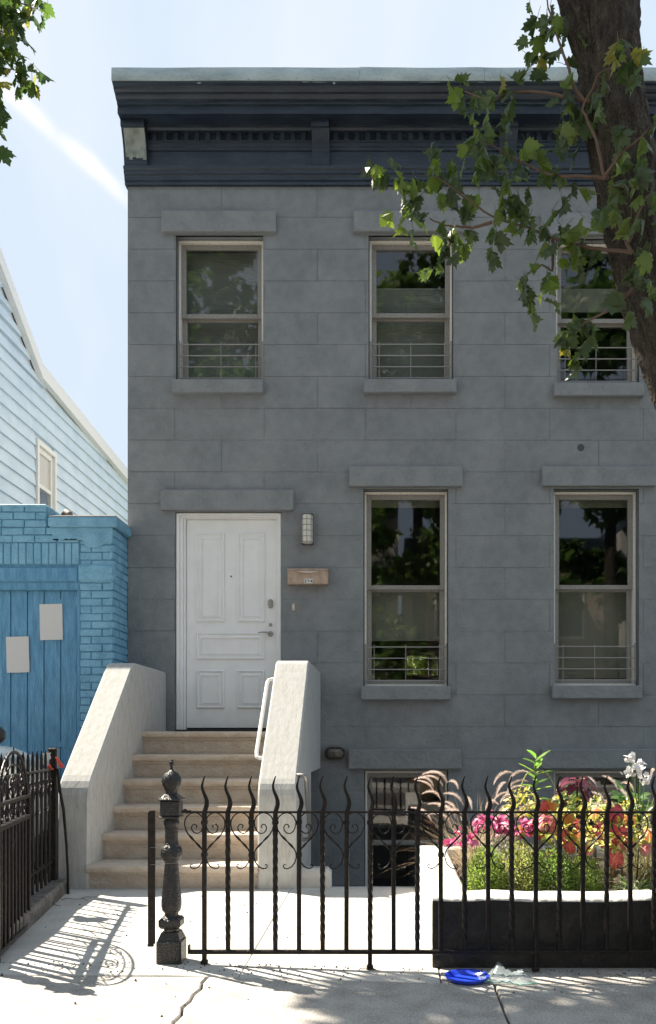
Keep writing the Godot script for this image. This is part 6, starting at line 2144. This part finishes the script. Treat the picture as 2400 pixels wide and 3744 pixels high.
	# --- striped lily turf at the right
	for q in [[Vector3(1.36, soil, 3.72), "striped lily turf with pale arching blades before the crimson caladium"], [Vector3(1.55, soil, 3.7), "second clump of striped lily turf beyond the crimson caladium"]]:
		var c := thing("lily_turf", q[1], "grass plant", q[0])
		var bb := MB.new()
		var b2 := MB.new()
		for k in 110:
			var a := r.randf() * TAU
			var lean := Vector3(cos(a), 0, sin(a)) * r.randf_range(0.3, 1.1)
			blade(bb if k % 2 else b2, q[0] + Vector3(r.randf_range(-0.03, 0.03), 0, r.randf_range(-0.03, 0.03)), lean, r.randf_range(0.17, 0.3), r.randf_range(0.003, 0.0048), r.randf_range(0.8, 2.0))
		var p1 := part(c, "green_blades", bb.mesh(), leaf_mat(0.07, 0.14, 0.03, 0.4))
		p1.set_meta("kind", "stuff")
		var p2 := part(c, "cream_blades", b2.mesh(), leaf_mat(0.5, 0.5, 0.3, 0.4))
		p2.set_meta("kind", "stuff")
	# --- greenery against the basement wall
	for q in [[1.28, 2.75, 0.62, "behind the dark purple plant"], [1.62, 2.6, 0.6, "behind the white flowers"], [2.0, 2.9, 0.6, "beyond the pale feathery grass"], [2.1, 3.5, 0.5, "in front of the farthest shrub"]]:
		var c := thing("leafy_shrub", "dark green broad leaved shrub " + q[3], "shrub", Vector3(q[0], soil, q[1]), "dark green shrubs in the planter")
		var sb := MB.new()
		sb.tube([Vector3(q[0], soil - 0.02, q[1]), Vector3(q[0], q[2], q[1])], [0.009, 0.006], 5)
		part(c, "stem", sb.mesh(), mt.twig)
		leafy(c, "leaf", [leaf_blade(1.0, 0.5, 0.6, 0.04)], [leaf_mat(0.05, 0.1, 0.03), leaf_mat(0.07, 0.13, 0.03)], Vector3(q[0], q[2], q[1]), Vector3(0.15, 0.22, 0.12), 40, 0.07, 0.12, r)


# ---------------------------------------------------------------- litter
func make_litter() -> void:
	var y := ground_y(0.36, 4.28)
	var p := thing("blue_plate", "shiny blue plastic plate lying on the pavement by the planter", "plate", Vector3(0.37, y, 4.29))
	var b := MB.new()
	b.lathe([[0.0, 0.004], [0.078, 0.004], [0.086, 0.008], [0.098, 0.022], [0.108, 0.027], [0.11, 0.024], [0.108, 0.02], [0.1, 0.008], [0.088, 0.001], [0.0, 0.001]], 48, Vector3(0.37, y, 4.29))
	part(p, "dish", b.mesh(), plain(0.018, 0.055, 0.6, 0.25))
	# clear zip bag, crumpled, half standing
	var bag := StandardMaterial3D.new()
	bag.transparency = BaseMaterial3D.TRANSPARENCY_ALPHA
	bag.albedo_color = Color(0.8, 0.86, 0.88, 0.22)
	bag.roughness = 0.12
	bag.metallic_specular = 0.7
	var g := thing("plastic_bag", "crumpled clear zip bag lying beside the blue plate", "plastic bag", Vector3(0.55, y, 4.3))
	var r := RandomNumberGenerator.new()
	r.seed = 12
	var rows := []
	for k in 13:
		var row := PackedVector3Array()
		var t := k / 12.0
		for j in 17:
			var u := j / 16.0
			var x := lerpf(0.44, 0.7, u) - 0.02 * t
			var z := lerpf(4.42 - 0.07 * (1.0 - u), 4.22, t)
			var peak := 0.055 * exp(-pow((u - 0.45) / 0.16, 2.0)) * smoothstep(0.35, 1.0, t)
			var bulge := 0.035 * exp(-pow((u - 0.75) / 0.22, 2.0)) * sin(PI * clampf(t * 1.1, 0.0, 1.0))
			row.append(Vector3(x, y + 0.006 + peak + bulge + r.randf_range(0.0, 0.016), z + r.randf_range(-0.006, 0.006)))
		rows.append(row)
	var top := MB.new()
	top.grid(rows)
	part(g, "film", top.mesh(), bag)
	var under := []
	for row in rows:
		var low := PackedVector3Array()
		for q in row:
			low.append(Vector3(q.x, y + 0.004 + (q.y - y) * 0.15, q.z))
		under.append(low)
	var bot := MB.new()
	bot.grid(under)
	part(g, "film", bot.mesh(), bag)
	var zip := MB.new()
	var line := []
	for j in 17:
		line.append(rows[0][j] + Vector3(0, 0.002, 0.002))
	zip.tube(line, [0.0025], 5)
	part(g, "zip_strip", zip.mesh(), plain(0.2, 0.5, 0.38, 0.4))
	part(g, "label", box_mesh(Vector3(0.62, y + 0.048, 4.28), Vector3(0.645, y + 0.05, 4.325)), plain(0.75, 0.76, 0.78, 0.5))
	# twigs and crumbs along the foot of the fence and planter
	var tw := [[-0.72, 4.2, 0.12, 0.3], [-0.62, 4.18, 0.1, -0.2], [0.72, 4.2, 0.12, 0.15], [-0.12, 4.18, 0.08, 0.5], [-2.2, 2.6, 0.14, 0.2], [-2.1, 2.52, 0.12, -0.6], [-2.25, 2.8, 0.1, 0.9], [1.1, 4.24, 0.06, 0.1]]
	for q in tw:
		var t := thing("fallen_twig", "thin dry twig lying on the paving", "twig", Vector3(q[0], ground_y(q[0], q[1]), q[1]), "dry twigs on the paving")
		var tb := MB.new()
		var pts := []
		for k in 6:
			var u := k / 5.0 - 0.5
			pts.append(Vector3(q[0] + cos(q[3]) * u * q[2] * 1.4, ground_y(q[0], q[1]) + 0.004 + 0.012 * absf(sin(k * 1.9)), q[1] + sin(q[3]) * u * q[2] + r.randf_range(-0.008, 0.008)))
		tb.tube(pts, [0.0025, 0.002, 0.0018, 0.0016, 0.0014, 0.001], 5)
		part(t, "twig", tb.mesh(), plain(0.05, 0.035, 0.025, 0.9))
	var cr := MB.new()
	for k in 420:
		var x := r.randf_range(-2.4, 2.4)
		var z := 4.12 + absf(r.randfn()) * 0.12 if k % 3 else r.randf_range(2.3, 5.0)
		if x > 0.2 and z < 4.1:
			continue
		var s := r.randf_range(0.002, 0.006)
		var c := Vector3(x, ground_y(x, z) + s * 0.6, z)
		cr.hexa([c + Vector3(-s, -s, -s) * 0.7, c + Vector3(s, -s, -s * 0.8), c + Vector3(s * 1.2, -s, s), c + Vector3(-s, -s, s), c + Vector3(-s * 0.6, s * 0.5, -s * 0.6), c + Vector3(s * 0.5, s * 0.6, -s * 0.5), c + Vector3(s * 0.6, s * 0.4, s * 0.7), c + Vector3(-s * 0.5, s * 0.5, s * 0.6)])
	var grit := part(self, "grit", cr.mesh(), plain(0.09, 0.075, 0.06, 0.95))
	grit.set_meta("kind", "stuff")
	grit.set_meta("label", "dark grit and crumbs scattered on the paving")
	grit.set_meta("category", "grit")


func _ready() -> void:
	rng.seed = 1
	make_camera_and_light()
	make_materials()
	make_ground()
	make_house()
	make_stoop()
	make_garage()
	make_pale_house()
	make_planter()
	make_front_fence()
	make_posts_and_gate()
	make_wall_fittings()
	make_right_tree()
	make_left_tree()
	make_street_trees()
	make_car()
	make_plants()
	make_litter()
